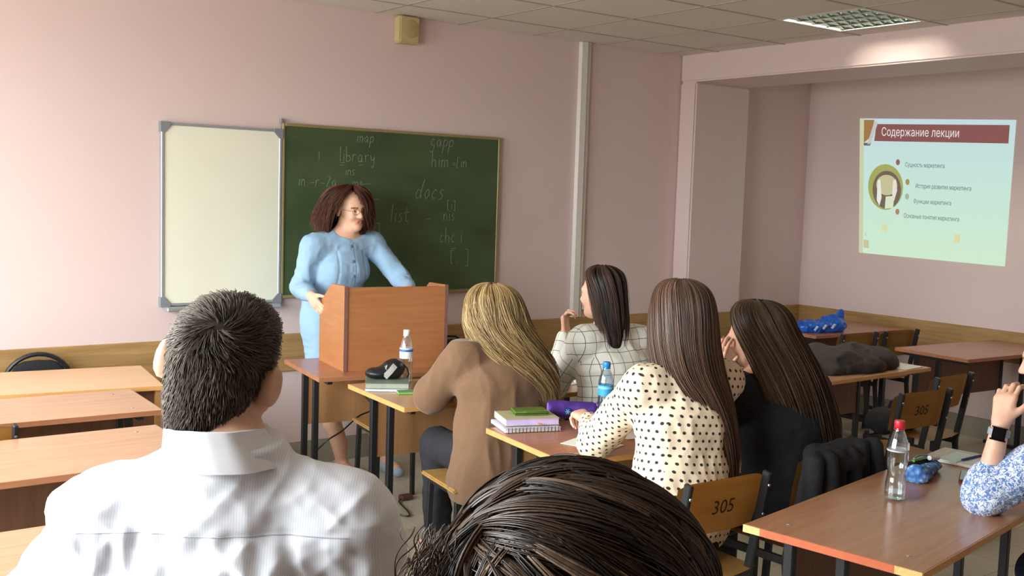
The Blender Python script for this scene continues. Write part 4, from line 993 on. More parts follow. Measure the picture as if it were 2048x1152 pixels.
def hair_long(parent, base, m, table, n=1800, k=26, locks=60, wave=(.0, 6), rad=.0011, seed=1, lenj=.10, layers=(.80, 1.0), spread=.6, frizz=.002, zoff=None):
    """table rows from crown to tips: z, cx, cy, half width x, half depth y, opening half-angle (deg), facing turn (deg)"""
    rng = np.random.default_rng(seed); Tb = smooth_rows(np.array(table, float)); tt = np.linspace(0, 1, len(Tb))
    def env(t): return [np.interp(t, tt, Tb[:, c]) for c in range(7)]
    lc = np.sort(rng.uniform(-1, 1, locks)); li = rng.integers(0, locks, n)
    u0 = lc[li] + rng.normal(0, spread / locks, n); lay = rng.uniform(layers[0], layers[1], n) * (1 + rng.normal(0, .018, locks)[li])
    tip = 1 - lenj * np.abs(rng.normal(0, 1, locks))[li] * .5 - lenj * rng.uniform(0, 1, n) * .6
    start = rng.uniform(0, .025, n); s = np.linspace(0, 1, k)[None]; t = start[:, None] + (np.maximum(tip, .4)[:, None] - start[:, None]) * s
    z, cx, cy, a, b, op, tw = env(t); z = z - (1 - lay[:, None]) * .10 * np.exp(-t / .12); ph = rng.uniform(0, 6.28, locks)[li][:, None] + rng.normal(0, .3, (n, 1))
    u = np.clip(u0, -1, 1)[:, None] + rng.normal(0, .02, (n, 1)) * s
    th = np.radians(u * op + tw) + wave[0] * np.sin(ph + wave[1] * t * 6.28) * np.clip(t * 2 - .4, 0, 1) / np.maximum(a, .05)
    L_ = lay[:, None] + wave[0] * 3 * np.cos(ph + wave[1] * t * 6.28) * np.clip(t * 2 - .4, 0, 1)
    x = cx + a * np.sin(th) * L_; y = cy - b * np.cos(th) * L_
    Pt = np.stack([x, y, z + 0 * x], -1) + rng.normal(0, frizz, (n, 1, 3)) * s[:, :, None]
    vals = np.clip(.5 + rng.normal(0, .18, locks)[li] + rng.normal(0, .10, n), 0, 1)
    ns, nt_ = 44, 40; us = np.linspace(-1, 1, ns); ts = np.linspace(0, .93, nt_); sh = []
    for sc in (layers[0] + .12 * (1 - layers[0]) , layers[0] - .16):
        z, cx, cy, a, b, op, tw = env(ts); z = z - (1 - sc) * .12 * np.exp(-ts / .12) - .004; th = np.radians(us[:, None] * op[None] + tw[None])
        sh.append(np.stack([cx[None] + a[None] * np.sin(th) * sc, cy[None] - b[None] * np.cos(th) * sc, np.repeat((z if sc > layers[0] else z - .006)[None], ns, 0)], -1))
    S = np.concatenate([q.reshape(-1, 3) for q in sh]); q = []
    I_ = lambda w, i, j: w * ns * nt_ + i * nt_ + j
    for i in range(ns - 1):
        for j in range(nt_ - 1): q.append((I_(0, i, j), I_(0, i, j + 1), I_(0, i + 1, j + 1), I_(0, i + 1, j))); q.append((I_(1, i, j), I_(1, i + 1, j), I_(1, i + 1, j + 1), I_(1, i, j + 1)))
    for j in range(nt_ - 1):
        q.append((I_(0, 0, j), I_(1, 0, j), I_(1, 0, j + 1), I_(0, 0, j + 1))); q.append((I_(0, ns - 1, j), I_(0, ns - 1, j + 1), I_(1, ns - 1, j + 1), I_(1, ns - 1, j)))
    for i in range(ns - 1):
        q.append((I_(0, i, nt_ - 1), I_(1, i, nt_ - 1), I_(1, i + 1, nt_ - 1), I_(0, i + 1, nt_ - 1))); q.append((I_(0, i, 0), I_(0, i + 1, 0), I_(1, i + 1, 0), I_(1, i, 0)))
    return link('hair', strands_mesh('hair', Pt, rad * rng.uniform(.7, 1.3, n), vals, base, (S, np.array(q))), m, parent)
def torso_prims(P, C, Nk, sl, sr, w=1.0, dp=1.0):
    P, C, Nk, sl, sr = (np.array(q, float) for q in (P, C, Nk, sl, sr)); lat = sr - sl; mid = P * .5 + C * .5
    return [('c', P, mid, .125 * dp, .105 * dp, .06, lat, 1.38 * w / dp), ('c', mid, C, .105 * dp, .112 * dp, .06, lat, 1.40 * w / dp),
            ('c', C, C * .35 + Nk * .65 + V3(0, 0, -.03), .112 * dp, .072, .05, lat, 1.45 * w / dp), ('c', sl * .9 + sr * .1, sr * .9 + sl * .1, .055, .055, .05),
            ('c', Nk + V3(0, 0, -.02), sl, .05, .05, .04), ('c', Nk + V3(0, 0, -.02), sr, .05, .05, .04)]
def arm_prims(s_, e_, w, ra=.047, rb=.038, rc=.026): return [('c', s_, e_, ra, rb, .03), ('c', e_, w, rb, rc, .02)]
def leg_prims(h_, k_, a_, r=.078, foot=(0, 1, 0), fl=.15):
    a_ = np.array(a_, float); f = unit(foot)
    return [('c', h_, k_, r, r * .74, .04), ('c', k_, a_, r * .70, r * .46, .03), ('c', np.array(k_) * .62 + a_ * .38 - f * .012, a_ + V3(0, 0, .10), r * .66, r * .46, .03), ('c', a_ + V3(0, 0, -.02), a_ + f * fl + V3(0, 0, -.045), .036, .028, .02)]
def neck_prims(hc, R, Nk, r=.054): return [('c', np.array(hc) + R @ V3(0, -.022, -.06), Nk, r, r * 1.08, .03)]
SEAT = .475
def seated(Pv, kn=.46, spread=.09, knee_z=.50, foot=.12, yaw=0.0):
    """hips, knees, ankles of a seated person facing +Y turned by yaw"""
    c, s = math.cos(yaw), math.sin(yaw); T = lambda x, y, z: V3(Pv[0] + c * x - s * y, Pv[1] + s * x + c * y, z); out = []
    for sd in (-1, 1): out.append((T(sd * .085, .02, Pv[2] - .02), T(sd * (spread + .02), kn, knee_z), T(sd * (spread + .01), kn - .04 + foot * .3, .085), np.array([-s, c, 0])))
    return out
# ---------------------------------------------------------------- the man in the white shirt (nearest, left)
def man():
    base = (-1.30, -4.33, 0)
    fw = unit(V3(.68, .73, -.10)); up = unit(V3(.17, -.12, 1)); hc = V3(-1.276, -4.245, 1.398); R = frame(fw, up, math.radians(0))
    lat = unit(V3(.82, -.57, 0)); Nk = V3(-1.285, -4.285, 1.285); C = V3(-1.30, -4.29, 1.06); Pv = V3(-1.32, -4.33, .60)
    sl = Nk - lat * .175 + V3(-.005, .0, -.118); sr = Nk + lat * .178 + V3(0, 0, -.112)
    el = sl + V3(-.13, .12, -.27); er = sr + V3(.06, .02, -.30); wl = el + V3(.12, .24, .02); wr = er + V3(-.02, .26, -.0)
    yaw = -math.radians(30); L = seated(Pv, yaw=yaw)
    body = head_prims(hc, R, .95, 1.30) + neck_prims(hc, R, Nk, .056) + torso_prims(Pv, C, Nk, sl, sr, 1.05, .9)
    for (a, b, c) in ((sl, el, wl), (sr, er, wr)): body += arm_prims(a, b, c)
    body += hand_prims(wl, wl - el, V3(0, 0, -1), -1) + hand_prims(wr, wr - er, V3(0, 0, -1), 1)
    for (a, b, c, f) in L: body += leg_prims(a, b, c, .08, f)
    o = body_mesh('man in a white shirt with short dark hair, seen from behind', base, body, .0055, [(hc, R, 1.0)])
    tor = torso_prims(Pv + V3(0, 0, -.06), C, Nk, sl, sr, 1.10, 1.0)
    sh = tor + [('c', sl, el, .066, .060, .05), ('c', el, wl, .056, .042, .03), ('c', sr, er, .066, .060, .05), ('c', er, wr, .056, .042, .03),
                ('c', Nk + V3(0, 0, .05), Nk + V3(0, 0, -.07), .060, .088, .03), ('cut', unit(V3(.02, -.16, 1)), Nk + V3(0, 0, .022))]
    def disp(P):
        u = (P - Nk) @ lat; z = P[:, 2] - Nk[2]
        warp = vnoise(P, 7, 3) * .03
        pleat = np.exp(-((z + .16) / .10) ** 2) * np.clip((-z - .085) / .02, 0, 1)
        d = .0045 * pleat * np.sin((u + warp * .6) * 150) * (.4 + .6 * vnoise(P, 9, 5))                     # gathers under the yoke
        g = (u * .75 - z * .6) + warp; d += .010 * (1 - 2 * np.abs(vnoise(np.stack([g, z * .18, u * .25], 1), 13, 7))) * np.clip((-z - .10) / .06, 0, 1)
        g2 = (u * .6 + z * .75) + warp; d += .007 * (1 - 2 * np.abs(vnoise(np.stack([g2, u * .2, z * .2], 1), 15, 9))) * np.clip((-z - .02) / .06, 0, 1)
        d += .0022 * np.clip((z + .098) / .004, 0, 1) + .0012 * vnoise(P, 60, 2) + .0026 * (1 - 2 * np.abs(vnoise(np.stack([u * 1.0 + warp, z * .35, 0 * u], 1), 38, 21))) * np.clip((-z - .09) / .03, 0, 1)
        d += .0020 * (1 - 2 * np.abs(vnoise(np.stack([g, z * .5, g2 * .3], 1), 30, 33))) + .0016 * (1 - 2 * np.abs(vnoise(np.stack([g2, u * .4, z * .3], 1), 44, 35)))
        return d
    bones = [(Pv, Nk, 1.35, lat), (sl, el, .8, V3(0, 1, 0)), (el, wl, .8, V3(0, 0, 1)), (sr, er, .8, V3(0, 1, 0)), (er, wr, .8, V3(0, 0, 1))]
    m = stripe_mat('white_pinstripe_cotton', (226, 226, 230), (212, 214, 224), .0036, .35)
    garment('shirt', base, sh, .0042, m, o, disp=disp, bones=bones)
    # folded collar
    g = G(); ax = unit(unit(hc + R @ V3(0, -.03, -.06) - Nk) * 1.0 + V3(0, 0, .5)); fx = lat; fy = unit(np.cross(ax, fx)); c0 = Nk + V3(-.004, -.006, -.012)
    prof = [(.070, -.006), (.066, .020), (.0645, .043), (.0665, .050), (.0715, .049), (.079, .030), (.091, .002), (.093, -.004), (.089, -.003), (.077, .022), (.071, .030), (.072, .0)]
    n = 56
    def cf(u, v):
        th = 2 * PI * u; k = v * (len(prof) - 1); i = min(int(k), len(prof) - 2); w = k - i; r = prof[i][0] * (1 - w) + prof[i + 1][0] * w; z = prof[i][1] * (1 - w) + prof[i + 1][1] * w
        wob = .0016 * math.sin(5 * th + 1) + .0012 * math.sin(11 * th)
        z = z * (1 + .10 * math.cos(th + 1.5)) - .010 * max(0, math.sin(th)) 
        return Vector(c0 + fx * (r + wob) * math.cos(th) + fy * (r + wob) * 1.02 * math.sin(th) + ax * z - np.array(base))
    g.grid(cf, n, 44); bmesh.ops.remove_doubles(g.bm, verts=g.bm.verts[:], dist=1e-5)
    g.build('collar', plain('white_collar', (230, 230, 234), .75, .02, 60), o, smooth=True)
    # stitched yoke seam across the shoulders, laid on the shirt
    from mathutils.bvhtree import BVHTree
    shirt = [c for c in o.children if c.name.startswith('shirt')][0]
    bv = BVHTree.FromPolygons([v.co for v in shirt.data.vertices], [tuple(p.vertices) for p in shirt.data.polygons])
    pts = []; back_ = unit(np.cross(lat, V3(0, 0, 1)))          # out of the back
    for k in range(40):
        w = -.19 + .385 * k / 39; s0 = Nk - np.array(base) + lat * w + V3(0, 0, -.100 - .12 * w * w) + back_ * .5
        hit = bv.ray_cast(Vector(s0), Vector(-back_))
        if hit[0] is not None: pts.append(hit[0] + hit[1] * .0004)
    if len(pts) > 4: G().tube(pts, .0010, 5).build('yoke_seam', plain('grey_stitching', (182, 184, 196), .8), o)
    # dark trousers
    tr = [('e', Pv + V3(0, 0, -.03), (.17, .15, .12), None, .04)]
    for (a, b, c, f) in L: tr += [('c', a, b, .092, .072, .04), ('c', b, c + V3(0, 0, .0), .066, .055, .03)]
    garment('trousers', base, tr, .008, M['fabric_black'], o, disp=folds(.006, 10, 31))
    # hair: short cap plus real strands whirling round the crown
    H = lambda x, y, z: hc + R @ V3(x, y, z)
    cap = [('e', H(0, -.012, .034), (.0740, .0940, .083), R, .02), ('e', H(0, -.042, -.030), (.060, .052, .066), R, .03), ('c', H(0, -.045, -.06), H(0, -.045, -.088), .048, .045, .02), ('e', H(0, .04, .075), (.050, .050, .034), R, .03),
           ('cut', R @ unit(V3(0, .78, -.62)), H(0, .062, .045)), ('cut', R @ V3(0, 0, -1), H(0, 0, -.096))]
    for sd in (-1, 1): cap.append(('e', H(sd * .092, .016, -.050), (.032, .052, .066), R, .012, '-'))
    lo, hi = bounds(cap); Pc, Qc = Field(lo, hi, .004).add(cap).mesh(1); Nc = vnormals(Pc, Qc)
    rng = np.random.default_rng(5); n = 11000; q = (Pc - hc) @ R
    wgt = (q[:, 2] > -.092) & (((Nc @ R)[:, 1] < .85)); ids_ = rng.choice(np.nonzero(wgt)[0], n); ql = q[ids_]; nl = (Nc @ R)[ids_]; k = 6
    cen = V3(.012, -.078, .070); rel = ql - cen; rn = np.linalg.norm(rel, axis=1, keepdims=True)
    swirl = np.cross(nl, rel / (rn + 1e-6)); fl = rel / (rn + 1e-6) + swirl * np.exp(-(rn / .05) ** 2) * 1.2 + np.where(ql[:, 2:3] < .03, np.array([[0, 0, -1.0]]), np.array([[-.25, .5, 0]]))
    fl += vnoise(ql, 38, 4)[:, None] * swirl * .9 + rng.normal(0, .18, (n, 3)); fl -= nl * (fl * nl).sum(1, keepdims=True); fl /= np.linalg.norm(fl, axis=1, keepdims=True) + 1e-9
    ln = np.clip(.010 + (ql[:, 2] + .06) * .15, 0.0115, .026) * rng.uniform(.7, 1.25, n); lift = np.clip(.34 + .12 * rng.normal(0, 1, n) + np.where(ql[:, 2] < .0, .12, 0), .15, .8)
    s = np.linspace(0, 1, k); Pt = ql[:, None] - nl[:, None] * .0012 + ln[:, None, None] * (fl[:, None] * s[None, :, None] + nl[:, None] * (lift[:, None] * (s - .55 * s * s)[None])[:, :, None])
    vals = np.clip(.45 + .28 * vnoise(ql, 45, 9) + rng.normal(0, .12, n), 0, 1)
    hm = hair_mat('short_dark_brown_hair', (44, 36, 30), (108, 94, 82), None, .42)
    link('hair', strands_mesh('hair', hc + Pt @ R.T, .00075 * rng.uniform(.8, 1.3, n), vals, base, (Pc, Qc)), hm, o)
man()

# ---------------------------------------------------------------- foreground woman: top of a glossy dark head
def fg_woman():
    base = (-1.27, -5.12, 0); f_ = unit(V3(.50, .86, -.35)); hc = V3(-1.235, -5.045, 1.310); R = frame(f_, unit(V3(.0, .0, 1)))
    lat = unit(V3(.86, -.5, 0)); Nk = V3(-1.29, -5.15, 1.17); C = V3(-1.31, -5.17, .95); Pv = V3(-1.31, -5.19, .58)
    sl = Nk - lat * .15 + V3(0, 0, -.07); sr = Nk + lat * .15 + V3(0, 0, -.07); el = sl + V3(-.08, .1, -.27); er = sr + V3(.08, .05, -.27); wl = el + V3(.1, .22, 0); wr = er + V3(-.02, .24, 0)
    L = seated(Pv, yaw=-math.radians(30)); body = head_prims(hc, R) + neck_prims(hc, R, Nk, .048) + torso_prims(Pv, C, Nk, sl, sr, .88, .85)
    for (a, b, c) in ((sl, el, wl), (sr, er, wr)): body += arm_prims(a, b, c, .04, .034, .023)
    body += hand_prims(wl, wl - el, V3(0, 0, -1), -1, s=.9) + hand_prims(wr, wr - er, V3(0, 0, -1), 1, s=.9)
    for (a, b, c, f) in L: body += leg_prims(a, b, c, .075, f)
    o = body_mesh('woman in the foreground, only her dark glossy hair visible', base, body, .0065, [(hc, R, 1.0)])
    top = torso_prims(Pv, C, Nk, sl, sr, .92, .92) + [('c', sl, el, .055, .048, .04), ('c', el, wl, .046, .036, .03), ('c', sr, er, .055, .048, .04), ('c', er, wr, .046, .036, .03), ('cut', V3(0, 0, 1), Nk + V3(0, 0, -.005))]
    garment('blouse', base, top, .008, M['fabric_black'], o, disp=folds(.005, 12, 41))
    tr = [('e', Pv + V3(0, 0, -.03), (.16, .15, .11), None, .04)]
    for (a, b, c, f) in L: tr += [('c', a, b, .085, .068, .04), ('c', b, c, .06, .05, .03)]
    garment('trousers', base, tr, .01, M['fabric_black'], o)
    # hair: parted on the left; locks run from the parting over the skull and hang once past its widest ring
    rng = np.random.default_rng(11); n = 11000; k = 34; locks = 480; a_, b_, c_ = .128, .132, .112; cen = V3(.0, -.012, .0); Up = R.T @ V3(0, 0, 1)
    li = rng.integers(0, locks, n); fi = rng.uniform(-1.25, 1.75, locks)[li] + rng.normal(0, .016, n); lay = rng.uniform(.94, 1.0, n) + rng.normal(0, .026, locks)[li]
    side_ = np.where(rng.uniform(0, 1, locks) < .80, 1.0, -1.0)[li]; p0 = np.stack([-.90 + .28 * rng.normal(0, 1, locks)[li], -np.sin(fi), np.cos(fi) * .80], 1); p0 /= np.linalg.norm(p0, axis=1, keepdims=True)
    dr = np.stack([side_ * np.clip(1.35 - .6 * np.maximum(fi, 0), .3, 1), -.30 + .35 * rng.normal(0, 1, locks)[li], -np.maximum(fi - .2, 0) * 1.1], 1); dr -= p0 * (dr * p0).sum(1, keepdims=True); dr /= np.linalg.norm(dr, axis=1, keepdims=True); ot = np.cross(p0, dr)
    ph = rng.uniform(0, 6, locks)[li]; sw = rng.normal(0, .20, locks)[li]; r0 = rng.uniform(-.08, .14, locks)[li]; lift = np.abs(rng.normal(0, .05, locks))[li]
    Pt = np.zeros((n, k, 3)); fell = np.zeros(n, bool)
    for i in range(k):
        s = i / (k - 1); ang = r0 + (2.6 - r0) * s; az_ = sw * s + .13 * np.sin(s * 6 + ph) * s
        d = np.cos(ang)[:, None] * p0 + np.sin(ang)[:, None] * (np.cos(az_)[:, None] * dr + np.sin(az_)[:, None] * ot)
        q = cen + d * V3(a_, b_, c_) * (lay + lift * math.sin(min(1, s * 2.2) * PI))[:, None]
        if i: fell |= (d @ Up) < -.05
        Pt[:, i] = np.where(fell[:, None], Pt[:, i - 1] - Up * .012, q) if i else q
    Pt = hc + Pt @ R.T
    vals = np.clip(.36 + rng.normal(0, .24, locks)[li] + rng.normal(0, .07, n), 0, 1)
    sh = [('e', hc + R @ (cen), (a_ * .91, b_ * .91, c_ * .91), R, .02), ('c', hc + R @ (cen + V3(0, -.03, 0)), hc + R @ (cen + V3(0, -.05, 0)) + V3(0, 0, -.2), .10, .09, .03)]
    lo, hi = bounds(sh); Ps, Qs = Field(lo, hi, .006).add(sh).mesh(1)
    hm = hair_mat('glossy_dark_hair', (24, 18, 15), (84, 66, 54), (132, 110, 92), .32)
    link('hair', strands_mesh('hair', Pt, .00095 * rng.uniform(.7, 1.4, n), vals, base, (Ps, Qs)), hm, o)
    # loose curls at her left side
    n2 = 340; k2 = 40; s = np.linspace(0, 1, k2)[None]; ph = rng.uniform(0, 6.28, (n2, 1))
    b0 = np.stack([-.128 + rng.normal(0, .010, n2), rng.uniform(-.085, .035, n2), rng.uniform(-.01, .060, n2)], 1)
    lean = rng.uniform(-.034, .0, (n2, 1)); rr = rng.uniform(.003, .009, (n2, 1)); tn = rng.uniform(5, 11, (n2, 1))
    out = np.stack([b0[:, :1] + lean * s + rr * np.sin(ph + tn * s) * np.clip(s * 3, 0, 1), b0[:, 1:2] + rr * np.cos(ph + tn * s * .8), b0[:, 2:] + .012 * np.sin(s * 3.0) - .085 * s], -1)
    link('side_curls', strands_mesh('side_curls', hc + out @ R.T, .0007, np.clip(.45 + rng.normal(0, .15, n2), 0, 1), base), hm, o)
fg_woman()
# ---------------------------------------------------------------- the lecturer behind the lectern
def lecturer():
    base = (.93, -.35, 0); fw = unit(V3(.09, -.97, -.17)); hc = V3(.968, -.375, 1.560); R = frame(fw, unit(V3(-.06, 0, 1)))
    Nk = V3(.945, -.35, 1.425); C = V3(.925, -.355, 1.21); Pv = V3(.885, -.33, .90); lat = unit(V3(-1, 0, 0))
    sr = V3(.745, -.345, 1.345); sl = V3(1.125, -.35, 1.36)                        # her right (image left), her left
    er = V3(.690, -.315, 1.115); wr = V3(.646, -.535, 1.092); el = V3(1.245, -.47, 1.165); wl = V3(1.205, -.63, 1.125)
    legs = [(V3(.81, -.33, .86), V3(.845, -.36, .46), V3(.965, -.325, .085)), (V3(.96, -.33, .86), V3(1.06, -.37, .46), V3(1.235, -.37, .085))]
    body = head_prims(hc, R, .98, 1.0, True) + neck_prims(hc, R, Nk, .052) + torso_prims(Pv, C, Nk, sl, sr, .80, .70)
    body += arm_prims(sr, er, wr) + arm_prims(sl, el, wl) + hand_prims(wr, V3(.10, -.80, -.60), V3(1, .1, -.05), 1, (12, 22, 14), 3, (38, 10), .92) + hand_prims(wl, V3(-.35, -.85, -.25), V3(0, 0, -1), -1, (10, 15, 10), 3, s=.92)
    for (a, b, c) in legs: body += leg_prims(a, b, c, .074, (0, -1, 0), .13)
    o = body_mesh('lecturer with dark wavy bob and light blue dress, speaking', base, body, .0045, [(hc, R, .98)])
    m = plain('light_blue_suiting', (150, 184, 214), .8, .05, 300, bmp=.15)
    top = torso_prims(Pv, C, Nk, sl, sr, .83, .80) + [('e', V3(.885, -.395, 1.215), (.055, .042, .055), None, .06), ('e', V3(.985, -.395, 1.215), (.055, .042, .055), None, .06),
           ('c', sr, er, .056, .048, .04), ('c', er, er * .12 + wr * .88, .047, .034, .03), ('c', sl, el, .056, .048, .04), ('c', el, el * .12 + wl * .88, .047, .034, .03),
           ('c', Pv + V3(0, 0, .06), V3(.92, -.335, .55), .136, .125, .06, V3(1, 0, 0), 1.28), ('e', Nk + V3(.012, -.045, .025), (.080, .085, .050), None, .02, '-'),
           ('cut', V3(0, 0, 1), Nk + V3(0, 0, .01)), ('cut', V3(0, 0, -1), V3(0, 0, .50))]
    def disp(P):
        z = P[:, 2]; sm = np.abs(P[:, 0] - .945); gr = -.004 * np.exp(-((sm - .085 - .05 * np.clip(1.25 - z, -1, .2)) / .006) ** 2) * (P[:, 1] < -.38) * (z < 1.33); return gr + .006 * (1 - 2 * np.abs(vnoise(P * V3(1, 1, .6), 11, 51))) * np.clip((1.33 - z) / .1, 0, 1) + .0025 * (1 - 2 * np.abs(vnoise(P, 26, 52)))
    gd = garment('dress', base, top, .006, m, o, disp=disp)
    from mathutils.bvhtree import BVHTree
    bv = BVHTree.FromPolygons([v.co for v in gd.data.vertices], [tuple(p.vertices) for p in gd.data.polygons]); pts = []
    for k in range(26):
        hit = bv.ray_cast(Vector((.955 - base[0], -1.0, 1.37 - .021 * k)), Vector((0, 1, 0)))
        if hit[0] is not None:
            pts.append(hit[0] + Vector((0, -.0012, 0)))
            if k % 4 == 1: G().lathe([(0, 0), (.009, 0), (.009, .003), (.005, .005), (0, .0045)], 12).build('button', plain('blue_button', (112, 140, 176), .35), o, tuple(hit[0] + Vector((-.012, -.001, 0))), (PI / 2, 0, 0), True)
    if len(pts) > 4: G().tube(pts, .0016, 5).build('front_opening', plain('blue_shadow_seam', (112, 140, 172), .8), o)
    for (a, b, c) in legs:
        c = c - np.array(base)
        soft('shoe', [('c', c + V3(0, .02, -.05), c + V3(0, -.15, -.058), .036, .030, .02, V3(1, 0, 0), 1.05), ('c', c + V3(0, .03, -.02), c + V3(0, -.02, -.05), .036, .036, .02), ('cut', V3(0, 0, -1), V3(0, 0, .0))], .005, plain('pale_grey_shoe', (170, 184, 198), .4), o)
    H = lambda x, y, z: hc + R @ V3(x, y, z)
    hm = hair_mat('dark_auburn_hair', (42, 24, 18), (112, 66, 50), None, .5)
    hair_long(o, base, hm, [(1.694, .960, -.365, .02, .03, 175, 165), (1.684, .960, -.365, .065, .085, 172, 165), (1.652, .956, -.362, .108, .118, 158, 166), (1.60, .951, -.355, .132, .130, 142, 166), (1.53, .946, -.346, .154, .132, 135, 166), (1.465, .942, -.340, .168, .126, 132, 166), (1.395, .946, -.338, .160, .112, 130, 166)],
              3400, 26, 120, (.014, 2.0), .0013, 21, .30, (.80, 1.05), 1.8, .013)
    gl = G()
    for sd in (-1, 1):
        gl.tube([Vector(H(sd * .031 + .021 * math.cos(a), .104 - .006 * abs(math.cos(a) * sd + 1) * .3, .003 + .016 * math.sin(a)) - np.array(base)) for a in np.linspace(0, 2 * PI, 17)[:-1]], .0011, 5, True)
        gl.tube([Vector(H(sd * .052, .100, .006) - np.array(base)), Vector(H(sd * .078, .06, .008) - np.array(base)), Vector(H(sd * .080, .0, .004) - np.array(base))], .0011, 5)
    gl.tube([Vector(H(-.010, .106, .005) - np.array(base)), Vector(H(.010, .106, .005) - np.array(base))], .0011, 5)
    gl.build('glasses', plain('dark_wire', (60, 50, 46), .3, metal=.6), o)
    w = unit(wr - er); c = er * .10 + wr * .90 - np.array(base)
    G().tube([c - w * .008, c + w * .008], .034, 16).build('cuff_band', plain('navy_cuff', (28, 26, 48), .7), o, smooth=True)
lecturer()

# ---------------------------------------------------------------- blonde woman in the brown coat
def blonde():
    base = (.76, -2.18, 0); hc = V3(.775, -2.06, 1.165); R = frame(unit(V3(.10, .93, -.30)), unit(V3(.04, 0, 1)))
    Nk = V3(.775, -2.12, 1.05); C = V3(.765, -2.16, .86); Pv = V3(.755, -2.19, .56); sl = V3(.605, -2.10, .985); sr = V3(.945, -2.13, .975)
    el = V3(.535, -1.965, .80); wl = V3(.72, -1.78, .775); er = V3(1.01, -1.97, .80); wr = V3(.86, -1.76, .775); L = seated(Pv, .40, .10, .50, .05)
    L[0] = (L[0][0], V3(.665, -1.82, .535), V3(.66, -1.86, .085), L[0][3])
    body = head_prims(hc, R, .97) + neck_prims(hc, R, Nk, .048) + torso_prims(Pv, C, Nk, sl, sr, .88, .85) + arm_prims(sl, el, wl, .04, .035, .024) + arm_prims(sr, er, wr, .04, .035, .024)
    body += hand_prims(wl, wl - el, V3(0, 0, -1), -1, s=.9) + hand_prims(wr, wr - er, V3(0, 0, -1), 1, s=.9)
    for (a, b, c, f) in L: body += leg_prims(a, b, c, .076, f)
    o = body_mesh('woman with long wavy blonde hair in a brown coat', base, body, .006, [(hc, R, .97)])
    m = plain('brown_corduroy', (116, 87, 63), .9, .08, 160, bmp=.3, sheen=.2)
    co = torso_prims(Pv, C, Nk, sl, sr, 1.10, 1.08) + [('c', sl, el, .066, .062, .04), ('c', el, el * .1 + wl * .9, .060, .046, .03), ('c', sr, er, .066, .062, .04), ('c', er, er * .1 + wr * .9, .060, .046, .03),
          ('c', Pv + V3(-.02, 0, .12), V3(.70, -2.23, .40), .125, .120, .05, V3(1, 0, 0), 1.45), ('c', V3(.66, -2.20, .60), V3(.60, -2.19, .47), .06, .085, .05), ('cut', V3(0, 0, 1), Nk + V3(0, 0, .0)), ('cut', V3(.12, 0, -1), V3(.6, 0, .405))]
    def disp(P): return .006 * (1 - 2 * np.abs(vnoise(P * V3(1, 1, .7), 9, 61))) + .003 * (1 - 2 * np.abs(vnoise(P * V3(1, 1, .5), 22, 62)))
    garment('coat', base, co, .006, m, o, disp=disp)
    g = G(); g.tube([Vector(Nk + V3(.085 * math.cos(a), .075 * math.sin(a), -.006 + .02 * math.sin(a)) - np.array(base)) for a in np.linspace(0, 2 * PI, 25)[:-1]], .022, 8, True).build('coat_collar', m, o, smooth=True)
    tr = [('e', Pv + V3(0, 0, -.02), (.15, .13, .09), None, .04)]
    for (a, b, c, f) in L: tr += [('c', a, b, .084, .068, .04), ('c', b, c, .062, .052, .03)]
    garment('trousers', base, tr, .008, plain('black_denim', (40, 40, 44), .85), o, disp=folds(.005, 12, 63))
    hm = hair_mat('dark_blonde_hair', (92, 72, 44), (182, 152, 104), (206, 180, 134), .45)
    hair_long(o, base, hm, [(1.288, .770, -2.07, .02, .02, 175, 3), (1.278, .770, -2.07, .060, .075, 165, 3), (1.245, .772, -2.075, .100, .115, 150, 3), (1.19, .775, -2.08, .122, .130, 140, 3), (1.11, .783, -2.09, .140, .140, 125, 5), (1.02, .815, -2.12, .160, .150, 105, 12), (.93, .865, -2.14, .158, .148, 92, 16), (.84, .915, -2.15, .130, .145, 82, 16), (.755, .945, -2.15, .100, .14, 70, 14)],
              3600, 44, 46, (.017, 2.6), .0013, 31, .16, (.80, 1.02), 1.3, .007)
blonde()

